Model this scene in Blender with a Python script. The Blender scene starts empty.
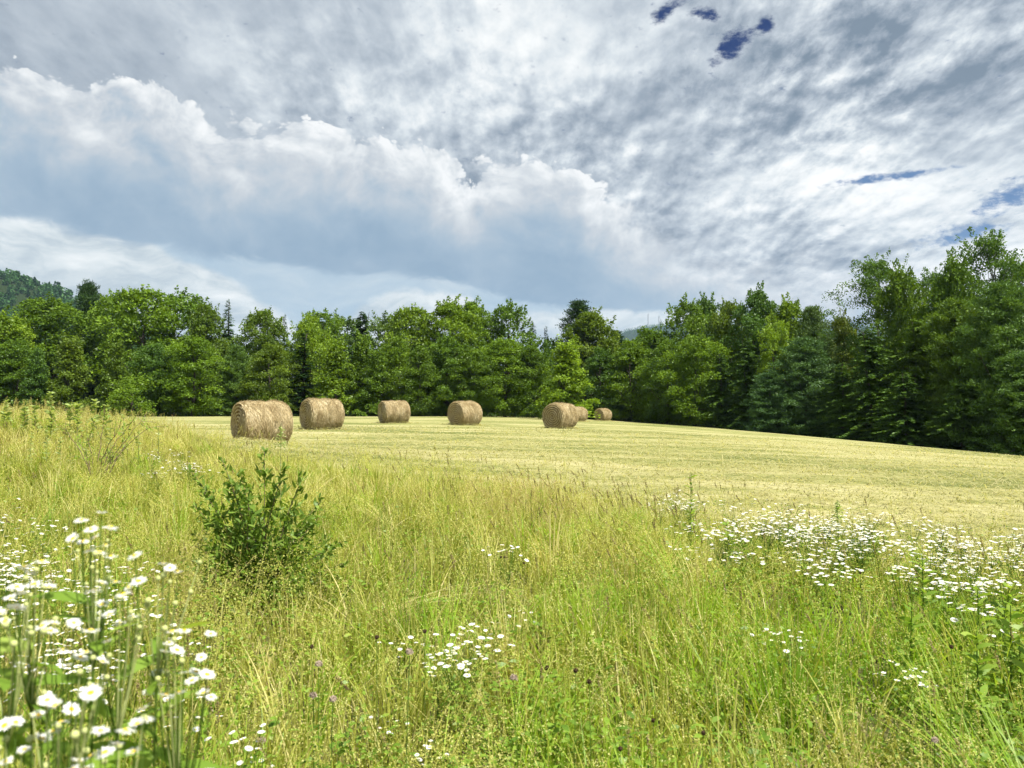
import bpy, math
import numpy as np
from mathutils import Vector, Matrix

# ------------------------------------------------------------------ basics
scene = bpy.context.scene
COL = scene.collection
F, CX, HY, CAMZ = 773.0, 512.0, 404.0, 1.5     # focal length in pixels, centre column, horizon row, eye height
R = math.radians
rng = np.random.default_rng(7)

def sm(a, b, x):
    t = np.clip((np.asarray(x, float) - a) / (b - a), 0, 1)
    return t * t * (3 - 2 * t)

def vnoise(x, y, seed=0):
    """Smooth value noise on arrays, 0..1."""
    x = np.asarray(x, float); y = np.asarray(y, float)
    xi = np.floor(x).astype(np.int64); yi = np.floor(y).astype(np.int64)
    fx = x - xi; fy = y - yi
    fx = fx * fx * (3 - 2 * fx); fy = fy * fy * (3 - 2 * fy)
    def h(a, b):
        n = (a * 374761393 + b * 668265263 + seed * 982451653) & 0x7fffffff
        n = ((n ^ (n >> 13)) * 1274126177) & 0x7fffffff
        n = n ^ (n >> 16)
        return (n & 0xffff) / 65535.0
    return (h(xi, yi) * (1 - fx) + h(xi + 1, yi) * fx) * (1 - fy) + (h(xi, yi + 1) * (1 - fx) + h(xi + 1, yi + 1) * fx) * fy

def fnoise(x, y, seed=0, oct=4):
    s = 0; a = .5; t = 0
    for i in range(oct):
        s = s + a * vnoise(x * 2 ** i, y * 2 ** i, seed + i * 17); t += a; a *= .5
    return s / t

def ground_z(x, y):
    """Height of the land: a gentle field that falls away to the right and far off, with a bank on the left."""
    x = np.asarray(x, float); y = np.asarray(y, float)
    u = np.clip(x + 10, 0, 64)
    z = .25 - .00113 * u * u
    z = z - .006 * np.clip(y - 45, 0, 120)
    z = z + .92 * np.exp(-((x + 14) ** 2 + (y - 17) ** 2) / 52)
    z = z + .32 * np.exp(-((x + 24) ** 2 + (y - 30) ** 2) / 110) - .21 * np.exp(-((x + 8.5) ** 2 + (y - 27) ** 2) / 16)
    near = np.exp(-(x * x + y * y) / 18)
    z = z - .10 * near
    amp = np.exp(-((y - 20) / 60) ** 2)
    z = z + amp * .10 * (fnoise(x / 3.5, y / 3.5, 3, 2) - .5)
    return z

# far end of the hayfield (distance of the wood's edge) and near end (distance where tall grass stops), by column
EDGE = np.array([(-700, 96), (-100, 102), (0, 101), (300, 103), (500, 107), (620, 104), (730, 91), (800, 83), (900, 72), (1024, 63), (1150, 55), (1300, 45), (1700, 30), (2600, 18)], float)
TALL = np.array([(-900, 34), (-100, 31), (40, 28), (150, 22), (200, 17.5), (240, 14.8), (300, 13.6), (420, 12.4), (540, 10.4), (640, 8.9), (720, 7.4), (860, 6.7), (940, 6.1), (1024, 5.9), (1300, 6.2), (2600, 9)], float)
def column(x, y):
    return CX + F * np.asarray(x, float) / np.maximum(np.asarray(y, float), .3)
def edge_y(x, y): return np.interp(column(x, y), EDGE[:, 0], EDGE[:, 1])
def tall_y(x, y): return np.interp(column(x, y), TALL[:, 0], TALL[:, 1])

def spot(px, D, py=None):
    """World point at distance D in the direction of a column (and row)."""
    x = (px - CX) / F * D
    z = float(ground_z(x, D)) if py is None else CAMZ - (py - HY) / F * D
    return (x, D, z)

# ------------------------------------------------------------------ meshes
class Geo:
    """Collects quads with a material index and a tint, and makes one mesh."""
    def __init__(self):
        self.v, self.f, self.t, self.m, self.n = [], [], [], [], 0
    def quads(self, V, tint=.5, mat=0):
        """V: (N,4,3)."""
        V = np.asarray(V, np.float32); N = len(V)
        if not N: return
        self.v.append(V.reshape(-1, 3))
        self.f.append(np.arange(N * 4, dtype=np.int32).reshape(N, 4) + self.n)
        self.t.append(np.repeat(np.broadcast_to(np.asarray(tint, np.float32), (N,)), 4))
        self.m.append(np.broadcast_to(np.asarray(mat, np.int32), (N,)))
        self.n += N * 4
    def grid(self, V, tint=.5, mat=0, close=False):
        """V: (A,B,3) sheet; close wraps the second axis."""
        V = np.asarray(V, np.float32); A, B = V.shape[:2]
        idx = np.arange(A * B, dtype=np.int32).reshape(A, B) + self.n
        if close: idx = np.concatenate([idx, idx[:, :1]], 1)
        q = np.stack([idx[:-1, :-1], idx[:-1, 1:], idx[1:, 1:], idx[1:, :-1]], -1).reshape(-1, 4)
        self.v.append(V.reshape(-1, 3)); self.f.append(q)
        self.t.append(np.broadcast_to(np.asarray(tint, np.float32), (A, B)).reshape(-1))
        self.m.append(np.full(len(q), mat, np.int32)); self.n += A * B
    def ribbons(self, P, S, tint=.5, mat=0):
        """P: (N,K,3) spines, S: (N,K,3) half width vectors."""
        P = np.asarray(P, np.float32); S = np.asarray(S, np.float32); N, K = P.shape[:2]
        if not N: return
        V = np.stack([P - S, P + S], 2)
        idx = np.arange(N * K * 2, dtype=np.int32).reshape(N, K, 2) + self.n
        q = np.stack([idx[:, :-1, 0], idx[:, :-1, 1], idx[:, 1:, 1], idx[:, 1:, 0]], -1).reshape(-1, 4)
        self.v.append(V.reshape(-1, 3)); self.f.append(q)
        self.t.append(np.repeat(np.broadcast_to(np.asarray(tint, np.float32), (N,)), K * 2))
        self.m.append(np.repeat(np.broadcast_to(np.asarray(mat, np.int32), (N,)), K - 1)); self.n += N * K * 2
    def tube(self, pts, rad, seg=6, tint=.5, mat=0):
        pts = np.asarray(pts, float); rad = np.broadcast_to(np.asarray(rad, float), (len(pts),))
        d = np.gradient(pts, axis=0); d /= np.linalg.norm(d, axis=1, keepdims=True) + 1e-9
        ref = np.array([1., 0, 0]) if abs(d[:, 0]).mean() < .8 else np.array([0, 1., 0])
        a = np.cross(d, ref); a /= np.linalg.norm(a, axis=1, keepdims=True) + 1e-9
        b = np.cross(d, a)
        th = np.linspace(0, 2 * np.pi, seg, endpoint=False)
        V = pts[:, None] + rad[:, None, None] * (np.cos(th)[None, :, None] * a[:, None] + np.sin(th)[None, :, None] * b[:, None])
        self.grid(V, tint, mat, close=True)
    def mesh(self, name, mats, smooth=False):
        v = np.concatenate(self.v); f = np.concatenate(self.f); t = np.concatenate(self.t); m = np.concatenate(self.m)
        me = bpy.data.meshes.new(name)
        me.vertices.add(len(v)); me.vertices.foreach_set('co', v.reshape(-1).astype(np.float32))
        me.loops.add(len(f) * 4); me.loops.foreach_set('vertex_index', f.reshape(-1).astype(np.int32))
        me.polygons.add(len(f))
        me.polygons.foreach_set('loop_start', np.arange(0, len(f) * 4, 4, dtype=np.int32))
        me.polygons.foreach_set('material_index', m.astype(np.int32))
        if smooth: me.polygons.foreach_set('use_smooth', np.ones(len(f), bool))
        at = me.attributes.new('tint', 'FLOAT', 'POINT'); at.data.foreach_set('value', t.astype(np.float32))
        for mm in (mats if isinstance(mats, (list, tuple)) else [mats]): me.materials.append(mm)
        me.update(calc_edges=True)
        return me

def unit(v): return v / (np.linalg.norm(v, axis=-1, keepdims=True) + 1e-9)
def rdir(n, g=None):
    return unit((g or rng).normal(size=(n, 3)))

def leaves(P, size, asp=.55, up=.35, out=None, droop=0., g=None):
    """Kite shaped leaf quads at points P, slightly folded by their random orientation."""
    g = g or rng; n = len(P)
    nrm = unit(g.normal(size=(n, 3)) + np.array([0, 0, up * 2]) + (0 if out is None else out))
    t = unit(np.cross(nrm, rdir(n, g))); t[:, 2] -= droop; t = unit(t)
    s = unit(np.cross(nrm, t))
    L = (size * g.uniform(.65, 1.35, n))[:, None]
    W = L * asp * .5
    return np.stack([P - t * L * .5, P + s * W, P + t * L * .5, P - s * W], 1)

def link(name, data, loc=(0, 0, 0), rot=(0, 0, 0), scale=(1, 1, 1), parent=None):
    o = bpy.data.objects.new(name, data); COL.objects.link(o)
    o.location = loc; o.rotation_euler = rot; o.scale = scale
    if parent: o.parent = parent
    return o
def tag(o, label=None, cat=None, group=None, kind=None):
    for k, v in (('label', label), ('category', cat), ('group', group), ('kind', kind)):
        if v: o[k] = v
    return o

# ------------------------------------------------------------------ node helper
class N:
    def __init__(self, tree): self.t = tree; self.n = tree.nodes; self.l = tree.links
    def node(self, kind, **kw):
        x = self.n.new(kind)
        for k, v in kw.items(): setattr(x, k, v)
        return x
    def put(self, sock, v):
        if hasattr(v, 'links'): self.l.new(v, sock)
        else: sock.default_value = v
    def math(self, op, a, b=None, c=None, clamp=False):
        x = self.node('ShaderNodeMath', operation=op, use_clamp=clamp)
        for i, v in enumerate((a, b, c)):
            if v is not None: self.put(x.inputs[i], v)
        return x.outputs[0]
    def add(self, a, b): return self.math('ADD', a, b)
    def sub(self, a, b): return self.math('SUBTRACT', a, b)
    def mul(self, a, b): return self.math('MULTIPLY', a, b)
    def ss(self, a, b, x):
        m = self.node('ShaderNodeMapRange', interpolation_type='SMOOTHSTEP')
        self.put(m.inputs[0], x); self.put(m.inputs[1], a); self.put(m.inputs[2], b)
        return m.outputs[0]
    def lin(self, a, b, x, c=0., d=1.):
        m = self.node('ShaderNodeMapRange')
        self.put(m.inputs[0], x); self.put(m.inputs[1], a); self.put(m.inputs[2], b); self.put(m.inputs[3], c); self.put(m.inputs[4], d)
        return m.outputs[0]
    def mix(self, f, a, b, blend='MIX'):
        m = self.node('ShaderNodeMix', data_type='RGBA', blend_type=blend, clamp_factor=True)
        self.put(m.inputs[0], f)
        for s, v in ((m.inputs[6], a), (m.inputs[7], b)):
            self.put(s, (*v, 1) if isinstance(v, tuple) and len(v) == 3 else v)
        return m.outputs[2]
    def xyz(self, x, y, z=0.):
        c = self.node('ShaderNodeCombineXYZ')
        for i, v in enumerate((x, y, z)): self.put(c.inputs[i], v)
        return c.outputs[0]
    def vmul(self, v, k):
        m = self.node('ShaderNodeVectorMath', operation='MULTIPLY'); self.put(m.inputs[0], v); self.put(m.inputs[1], k); return m.outputs[0]
    def vadd(self, v, k):
        m = self.node('ShaderNodeVectorMath', operation='ADD'); self.put(m.inputs[0], v); self.put(m.inputs[1], k); return m.outputs[0]
    def noise(self, v, s=1., d=5., r=.55, w=0., lac=2., dim='3D'):
        x = self.node('ShaderNodeTexNoise', noise_dimensions=dim)
        self.put(x.inputs['Vector'], v); self.put(x.inputs['Scale'], s); self.put(x.inputs['Detail'], d)
        self.put(x.inputs['Roughness'], r); self.put(x.inputs['Distortion'], w); self.put(x.inputs['Lacunarity'], lac)
        return x.outputs[0]
    def voro(self, v, s=1., d=2., r=.5, smooth=.5):
        x = self.node('ShaderNodeTexVoronoi', feature='F1', normalize=True, voronoi_dimensions='2D')
        self.put(x.inputs['Vector'], v); self.put(x.inputs['Scale'], s); self.put(x.inputs['Detail'], d); self.put(x.inputs['Roughness'], r)
        return x.outputs[0]
    def ramp(self, f, stops, mode='LINEAR'):
        x = self.node('ShaderNodeValToRGB'); cr = x.color_ramp; cr.interpolation = mode
        while len(cr.elements) < len(stops): cr.elements.new(.5)
        for e, (p, c) in zip(cr.elements, stops):
            e.position = p; e.color = (*c, 1)
        self.put(x.inputs[0], f); return x.outputs[0]
    def curve(self, f, pts):
        """pts (x,y) in 0..1."""
        x = self.node('ShaderNodeFloatCurve'); c = x.mapping.curves[0]
        for i, p in enumerate(pts):
            if i < 2: c.points[i].location = p
            else: c.points.new(*p)
        x.mapping.use_clip = False; x.mapping.update()
        self.put(x.inputs['Value'], f); return x.outputs[0]

def material(name):
    m = bpy.data.materials.new(name); m.use_nodes = True; m.node_tree.nodes.clear()
    n = N(m.node_tree); out = n.node('ShaderNodeOutputMaterial')
    return m, n, out.inputs['Surface']
# ------------------------------------------------------------------ sky and light
SUN_AZ, SUN_EL, SUN_POWER = R(124), R(60), 4.4          # azimuth clockwise from +Y
SKY_K = 4.55                                            # 1 / background strength
def build_sky():
    w = bpy.data.worlds.new('World'); scene.world = w; w.use_nodes = True
    w.node_tree.nodes.clear(); n = N(w.node_tree)
    base_noise = n.noise
    n.noise = lambda *a, **k: base_noise(*a, dim='2D', **k)
    tc = n.node('ShaderNodeTexCoord').outputs['Generated']
    sep = n.node('ShaderNodeSeparateXYZ'); n.put(sep.inputs[0], tc)
    X, Y, Z = sep.outputs
    az = n.math('ARCTAN2', X, Y)
    el = n.math('ARCSINE', Z)
    def ang(px, py):
        a = math.atan((px - CX) / F); e = math.atan((HY - py) / F * math.cos(a)); return a, e
    A0, A1, E1 = -1.0, 1.0, .6
    azn = n.lin(A0, A1, az)
    def line(pts):
        c = [((a - A0) / (A1 - A0), e / E1) for a, e in (ang(*p) for p in pts)]
        return n.mul(n.curve(azn, c), E1)
    def blob(px, py, rx, ry, tilt=0., wob=None):
        a, e = ang(px, py)
        dx = n.sub(az, a); dy = n.sub(el, e)
        c, s = math.cos(tilt), math.sin(tilt)
        u = n.mul(n.add(n.mul(dx, c), n.mul(dy, s)), F / rx); v = n.mul(n.sub(n.mul(dy, c), n.mul(dx, s)), F / ry)
        d = n.math('SQRT', n.add(n.mul(u, u), n.mul(v, v)))
        if wob is not None: d = n.add(d, wob)
        return n.ss(1., .10, d)
    # deck seen in perspective on a flat ceiling
    zz = n.add(n.math('MAXIMUM', Z, 0.), .24)
    deck = n.xyz(n.math('DIVIDE', X, zz), n.mul(n.math('DIVIDE', Y, zz), .62), 0.)
    flat = n.xyz(az, n.mul(el, 1.25), 0.)
    # ---- 1. high deck: broken grey-white sheet of small puffs
    big = n.noise(n.vadd(deck, (2.3, .4, 0.)), 2.1, 3, .5)
    mask = n.noise(n.vadd(deck, (9., 5., 0.)), 1.7, 2, .5)
    wv = n.xyz(n.noise(deck, 5., 3, .5), n.noise(n.vadd(deck, (7., 3., 0.)), 5., 3, .5), 0.)
    warp = n.vadd(deck, n.vmul(wv, (.035, .035, 0.)))
    def cells(v): return n.noise(v, 8.5, 8, .585)
    rip = cells(warp)
    rip2 = cells(n.vadd(warp, (.016, .020, 0.)))
    lump = n.voro(n.vadd(warp, n.vmul(n.xyz(rip, n.noise(n.vadd(deck, (3., 8., 0.)), 9., 4, .5), 0.), (.05, .05, 0.))), 15., 2., .5)
    right = n.ss(-.46, .02, az)
    loc = n.mul(n.lin(0., 1., right, .30, 1.), n.lin(.35, .65, mask, .55, 1.05))
    puffs = n.add(n.mul(n.sub(rip, .5), .80), n.mul(n.sub(.42, lump), .42))
    emb = n.mul(n.sub(rip, rip2), 1.35)
    val = n.add(n.mul(n.add(puffs, emb), loc), n.mul(n.sub(big, .5), n.lin(0., 1., right, .55, 1.2)))
    val = n.add(val, n.lin(0., 1., right, .45, .475))
    glow = n.math('MULTIPLY', n.ss(-.1, .3, az), n.ss(.55, .18, el))
    val = n.add(val, n.mul(glow, .10))
    # heavier rolls and thin bright places of the deck
    for px, py, rx, ry, tl, k in ((612, 112, 120, 44, .25, -.20), (805, 92, 95, 62, .5, -.24), (955, 95, 120, 46, .35, -.20), (700, 150, 120, 26, .2, -.12), (860, 18, 90, 36, .3, -.16), (1000, 30, 60, 40, .4, -.12), (470, 185, 70, 22, -.1, -.16), (300, 95, 120, 40, -.2, -.10), (820, 200, 110, 20, .05, -.12), (700, 215, 90, 26, -.1, -.12),
                                  (505, 62, 110, 60, .5, .14), (600, 40, 80, 34, .3, .12), (700, 75, 60, 36, .5, .12), (890, 140, 130, 24, .25, .14), (940, 185, 110, 24, .1, .14), (760, 170, 90, 18, .15, .10), (210, 55, 60, 34, .4, .08), (420, 110, 70, 34, .3, .08)):
        val = n.add(val, n.mul(blob(px, py, rx, ry, tl, n.mul(n.sub(rip, .5), 1.9)), k * .8))
    top = n.ramp(val, [(0., (.19, .245, .31)), (.25, (.32, .375, .44)), (.47, (.49, .545, .60)), (.66, (.68, .73, .765)), (.85, (.88, .90, .90)), (1., (.98, .985, .98))])
    # ---- holes of deep blue
    rag = n.noise(n.vmul(n.vadd(flat, (3.1, 1.2, 0.)), (1., 1.7, 1.)), 44., 8, .64)
    def hole(b, lo=.70): return n.ss(lo - .10, lo + .26, n.add(n.mul(b, .46), n.mul(rag, .95)))
    deep = n.math('MAXIMUM', blob(736, 41, 40, 19, .5), n.math('MAXIMUM', blob(668, 7, 34, 12, .5), n.math('MAXIMUM', blob(708, 9, 24, 10, -.3), blob(768, 20, 16, 10))))
    pale = n.math('MAXIMUM', blob(965, 233, 62, 14, .12), n.math('MAXIMUM', blob(1014, 196, 50, 20, .35), blob(890, 176, 90, 7, .03)))
    sky = n.node('ShaderNodeTexSky', sky_type='NISHITA', sun_disc=False)
    sky.sun_elevation = SUN_EL; sky.sun_rotation = SUN_AZ; sky.altitude = 200; sky.dust_density = .6
    blue = n.mix(1., sky.outputs[0], (.006, .05, .17), 'MULTIPLY')
    blue2 = n.mix(1., sky.outputs[0], (.24, .30, .38), 'MULTIPLY')
    # ---- 2. cumulus bank rolling from left to right
    edge = line([(-420, 60), (-150, 66), (0, 70), (60, 73), (120, 88), (170, 106), (215, 128), (255, 136), (300, 127), (350, 138), (420, 150), (452, 172), (492, 168), (540, 158), (575, 178), (620, 203), (660, 226), (700, 246), (760, 258), (900, 262), (1200, 262)])
    w1 = n.noise(flat, 7., 3, .5)
    fw = n.vadd(flat, n.vmul(n.xyz(w1, n.noise(n.vadd(flat, (4., 9., 0.)), 7., 3, .5), 0.), (.06, .06, 0.)))
    def puff(v): return n.sub(1., n.voro(v, 12., 4., .62, .6))
    p0 = puff(fw)
    p1 = puff(n.vadd(fw, (.010, .012, 0.)))
    soft = n.noise(fw, 9., 8, .56); soft2 = n.noise(n.vadd(fw, (.014, .016, 0.)), 9., 8, .56)
    d = n.sub(edge, el)
    d = n.add(d, n.add(n.mul(n.sub(p0, .62), .125), n.mul(n.sub(soft, .5), .035)))
    crisp = n.ss(.10, .24, az)
    bankm = n.ss(0., n.lin(0., 1., crisp, .007, .085), d)
    depth = n.math('DIVIDE', d, n.lin(-.6, .25, az, .140, .125))
    relief = n.mul(n.sub(p0, p1), n.lin(0., 1., depth, 1.25, .15))
    relief = n.add(relief, n.mul(n.sub(soft, soft2), n.lin(0., 1., depth, 1.5, .4)))
    shade = n.add(n.add(n.sub(.69, n.mul(n.ss(.22, 1.05, depth), .58)), relief), n.mul(n.sub(soft, .5), n.lin(0., 1., depth, .30, .55)))
    shade = n.add(shade, n.mul(n.mul(n.ss(-.05, .06, az), n.ss(.6, .0, depth)), .12))
    shade = n.add(shade, n.mul(n.ss(.40, .02, depth), n.lin(-.6, .0, az, .03, .17)))
    bank = n.ramp(shade, [(0., (.275, .385, .50)), (.22, (.345, .45, .555)), (.42, (.44, .52, .595)), (.62, (.57, .61, .65)), (.82, (.73, .76, .78)), (1., (.90, .91, .91))])
    # ---- 3. pale strip under the bank
    low = line([(-420, 190), (-150, 200), (0, 211), (100, 229), (200, 247), (290, 261), (400, 274), (470, 284), (540, 301), (620, 309), (700, 312), (800, 318), (900, 330), (1200, 330)])
    stv = n.vmul(flat, (1., 2.6, 1.))
    streak = n.noise(n.vadd(stv, n.vmul(n.xyz(w1, w1, 0.), (.1, .2, 0.))), 9., 8, .60)
    ld = n.add(n.sub(low, el), n.mul(n.sub(streak, .5), .035))
    lowm = n.ss(-.002, n.lin(-.6, .1, az, .014, .006), ld)
    # small cumulus flank falling to the right within the strip
    fl = line([(-420, 200), (0, 215), (120, 232), (180, 262), (230, 276), (262, 296), (284, 314), (305, 330), (330, 330), (352, 312), (378, 298), (410, 287), (440, 288), (470, 300), (500, 316), (520, 310), (560, 308), (700, 310), (1200, 330)])
    fd = n.add(n.sub(fl, el), n.add(n.mul(n.sub(p0, .62), .03), n.mul(n.sub(soft, .5), .025)))
    flm = n.ss(-.002, .012, fd)
    lval = n.add(n.add(n.mul(n.sub(streak, .5), 1.9), .47), n.add(n.mul(n.ss(.06, .0, fd), .18), n.mul(n.sub(p0, p1), .5)))
    lwhite = n.ramp(lval, [(0., (.38, .46, .53)), (.4, (.55, .62, .66)), (.7, (.74, .79, .80)), (1., (.90, .92, .91))])
    lgrey = n.ramp(n.add(n.mul(n.sub(streak, .5), 1.3), n.lin(-.1, .3, az, .5, .42)), [(0., (.36, .49, .61)), (.5, (.47, .58, .67)), (1., (.62, .69, .73))])
    strip = n.mix(flm, lgrey, lwhite)
    # ---- assemble
    c = n.mix(hole(deep), n.vmul(top, (SKY_K,) * 3), blue)
    c = n.mix(hole(pale, .72), c, blue2)
    c = n.mix(bankm, c, n.vmul(bank, (SKY_K,) * 3))
    c = n.mix(lowm, c, n.vmul(strip, (SKY_K,) * 3))
    bg = n.node('ShaderNodeBackground'); n.put(bg.inputs[0], c); bg.inputs[1].default_value = .1
    n.put(n.node('ShaderNodeOutputWorld').inputs[0], bg.outputs[0])
    w.cycles.sampling_method = 'MANUAL'; w.cycles.sample_map_resolution = 512

    L = bpy.data.lights.new('sun', 'SUN'); L.energy = SUN_POWER; L.angle = R(3.0); L.color = (1, .955, .87)
    s = link('sun', L); s.location = (40, 0, 60)
    dirv = Vector((math.sin(SUN_AZ) * math.cos(SUN_EL), math.cos(SUN_AZ) * math.cos(SUN_EL), math.sin(SUN_EL)))
    s.rotation_euler = dirv.to_track_quat('Z', 'Y').to_euler()
build_sky()
# ------------------------------------------------------------------ land
def foliage_material(name, base, dark, light, trans=.35, use_obj=False):
    """Leaf material: colour varies leaf by leaf with the mesh's tint; light passes through the leaves."""
    m, n, out = material(name)
    at = n.node('ShaderNodeAttribute', attribute_name='tint').outputs['Fac']
    c = n.ramp(at, [(0., dark), (.5, base), (1., light)])
    if use_obj:
        c = n.mix(1., c, n.node('ShaderNodeObjectInfo').outputs['Color'], 'MULTIPLY')
    d = n.node('ShaderNodeBsdfDiffuse'); n.put(d.inputs[0], c)
    t = n.node('ShaderNodeBsdfTranslucent')
    n.put(t.inputs[0], n.mix(1., c, (1.15, 1.1, .55), 'MULTIPLY'))
    g = n.node('ShaderNodeBsdfGlossy'); g.inputs['Roughness'].default_value = .45; g.inputs[0].default_value = (1, 1, 1, 1)
    a = n.node('ShaderNodeMixShader'); n.put(a.inputs[0], trans); n.put(a.inputs[1], d.outputs[0]); n.put(a.inputs[2], t.outputs[0])
    b = n.node('ShaderNodeMixShader'); n.put(b.inputs[0], .012); n.put(b.inputs[1], a.outputs[0]); n.put(b.inputs[2], g.outputs[0])
    n.put(out, b.outputs[0]); return m

def bark_material(name, a, b, scale=9.):
    m, n, out = material(name)
    p = n.node('ShaderNodeTexCoord').outputs['Object']
    f = n.noise(n.vmul(p, (1., 1., .25)), scale, 6, .65)
    bs = n.node('ShaderNodeBsdfPrincipled'); n.put(bs.inputs['Base Color'], n.ramp(f, [(.3, a), (.7, b)])); bs.inputs['Roughness'].default_value = .95
    n.put(out, bs.outputs[0]); return m

def ground_material():
    m, n, out = material('ground')
    pos = n.node('ShaderNodeNewGeometry').outputs['Position']
    att = lambda k: n.node('ShaderNodeAttribute', attribute_name=k).outputs['Fac']
    tall, wood = att('tall'), att('wood')
    # mown hay stubble: straw, greener regrowth, rows left by the mower running across the view
    rows = n.vmul(pos, (.10, 1., 0.))
    wob = n.noise(n.vmul(pos, (.06, .06, 0.)), 1., 3, .5)
    rv = n.vadd(rows, n.xyz(0., n.mul(wob, 9.), 0.))
    r1 = n.noise(rv, .42, 3, .55); r2 = n.noise(rv, 1.7, 4, .6)
    fine = n.noise(n.vmul(pos, (.6, 1., 1.)), 14., 5, .7); mid = n.noise(pos, 2.2, 5, .6); big = n.noise(pos, .09, 3, .5)
    f = n.add(n.add(n.mul(r1, 1.0), n.mul(r2, .85)), n.add(n.mul(mid, .60), n.mul(big, 1.0)))
    straw = n.ramp(n.sub(f, 1.235), [(.28, (.125, .145, .042)), (.42, (.215, .220, .078)), (.56, (.298, .285, .12)), (.72, (.37, .345, .178))])
    straw = n.mix(1., straw, n.ramp(fine, [(.25, (.62, .65, .52)), (.5, (.97, .97, .93)), (.75, (1.2, 1.18, 1.12))]), 'MULTIPLY')
    soil = n.ramp(mid, [(.3, (.05, .055, .018)), (.7, (.15, .14, .055))])
    litter = n.ramp(mid, [(.3, (.020, .022, .010)), (.7, (.055, .05, .026))])
    c = n.mix(tall, straw, soil); c = n.mix(wood, c, litter)
    bs = n.node('ShaderNodeBsdfPrincipled'); n.put(bs.inputs['Base Color'], c); bs.inputs['Roughness'].default_value = 1.; bs.inputs['Specular IOR Level'].default_value = .1
    bp = n.node('ShaderNodeBump'); bp.inputs['Strength'].default_value = .8; bp.inputs['Distance'].default_value = .06
    n.put(bp.inputs['Height'], n.add(n.add(fine, n.mul(mid, .8)), n.mul(r2, 1.4))); n.put(bs.inputs['Normal'], bp.outputs[0])
    n.put(out, bs.outputs[0]); return m

def build_ground():
    k = np.linspace(-1, 1, 331)
    xs = np.sinh(k * 7.2) / np.sinh(7.2) * 5200
    ky = np.linspace(-.80, 1, 361)
    ys = np.sinh(ky * 7.0) / np.sinh(7.0) * 5600 + 6
    X, Y = np.meshgrid(xs, ys, indexing='ij')
    Z = ground_z(X, Y)
    g = Geo(); g.grid(np.stack([X, Y, Z], -1))
    me = g.mesh('ground', [ground_material()], smooth=True)
    x, y = X.ravel(), Y.ravel()
    ty = tall_y(x, y); ey = edge_y(x, y)
    tall = 1 - sm(-.9, .6, y - ty + (fnoise(x / .7, y / .7, 5, 3) - .5) * 2.0)
    wood = sm(-1.5, .5, y - ey + (fnoise(x / 2, y / 2, 9, 3) - .5) * 2)
    wood = np.where(y < .5, np.where(np.abs(x) > 70, 1, wood * 0), wood)
    for nm, a in (('tall', tall), ('wood', wood)):
        at = me.attributes.new(nm, 'FLOAT', 'POINT'); at.data.foreach_set('value', a.astype(np.float32))
    tag(link('ground', me), kind='structure')
build_ground()

# hills beyond the wood, their forest cover and the masts on the far one
def hill(name, cover, cx, cy, sx, sy, H, col, leaf, crowns, cr, seed, flat=1):
    g_ = np.random.default_rng(seed)
    def hz(x, y):
        q = (((x - cx) / sx) ** 2) ** flat + ((y - cy) / sy) ** 2
        return H * np.exp(-q) * (1 + .10 * (fnoise(x / (sx * .45), y / (sy * .45), seed, 3) - .5)) - 12
    a = np.linspace(-2.3, 2.3, 90)
    X, Y = np.meshgrid(cx + a * sx, cy + a * sy, indexing='ij')
    G = Geo(); G.grid(np.stack([X, Y, hz(X, Y)], -1))
    m, n, out = material(name + '_earth'); d = n.node('ShaderNodeBsdfDiffuse'); d.inputs[0].default_value = (.02, .032, .012, 1); n.put(out, d.outputs[0])
    tag(link(name, G.mesh(name, [m], True)), kind='structure')
    # crowns on the side that faces the field
    x = cx + sx * g_.uniform(-2.0, 2.0, crowns); y = cy + sy * g_.uniform(-1.7, .18, crowns); z = hz(x, y)
    keep = z > H * .10 - 12; x, y, z = x[keep], y[keep], z[keep]; K = len(x)
    con = g_.random(K) < .30
    r = cr * g_.uniform(.7, 1.25, K); h = r * np.where(con, 2.3, 1.9) * g_.uniform(.8, 1.2, K)
    M = leaf
    u = g_.random((K, M)); th = g_.uniform(0, 2 * np.pi, (K, M))
    prof = np.where(con[:, None], 1 - u, np.sqrt(np.clip(1 - (2 * u - .9) ** 2 / 1.25, 0, 1)))
    rad = r[:, None] * np.where(con[:, None], .75, 1.) * prof * np.sqrt(g_.uniform(.45, 1, (K, M)))
    P = np.stack([x[:, None] + rad * np.cos(th), y[:, None] + rad * np.sin(th), z[:, None] + h[:, None] * (.12 + .88 * u)], -1)
    ct = np.clip(np.where(con, .16, .5) + g_.normal(0, .16, K), 0, 1)
    t = np.clip(ct[:, None] + g_.normal(0, .10, (K, M)), 0, 1)
    G = Geo(); G.quads(leaves(P.reshape(-1, 3), cr * .55, .75, .5, g=g_), t.ravel())
    tag(link(cover, G.mesh(cover, [col])), kind='stuff')
    return hz
M_HILL = foliage_material('hill_foliage', (.052, .130, .036), (.022, .062, .024), (.090, .185, .046), .25)
hill('hill', 'hill_forest', spot(-45, 900)[0], 930, 265, 210, 170, M_HILL, 70, 5200, 4.6, 5)
HZ = hill('distant_hill', 'distant_hill_forest', spot(760, 3600)[0], 3700, 1020, 700, 402, M_HILL, 12, 11000, 6.5, 6, 2)
mm_, n_, o_ = material('mast_metal'); b_ = n_.node('ShaderNodeBsdfPrincipled'); b_.inputs['Base Color'].default_value = (.30, .31, .33, 1); b_.inputs['Metallic'].default_value = .6; b_.inputs['Roughness'].default_value = .5; n_.put(o_, b_.outputs[0])
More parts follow.
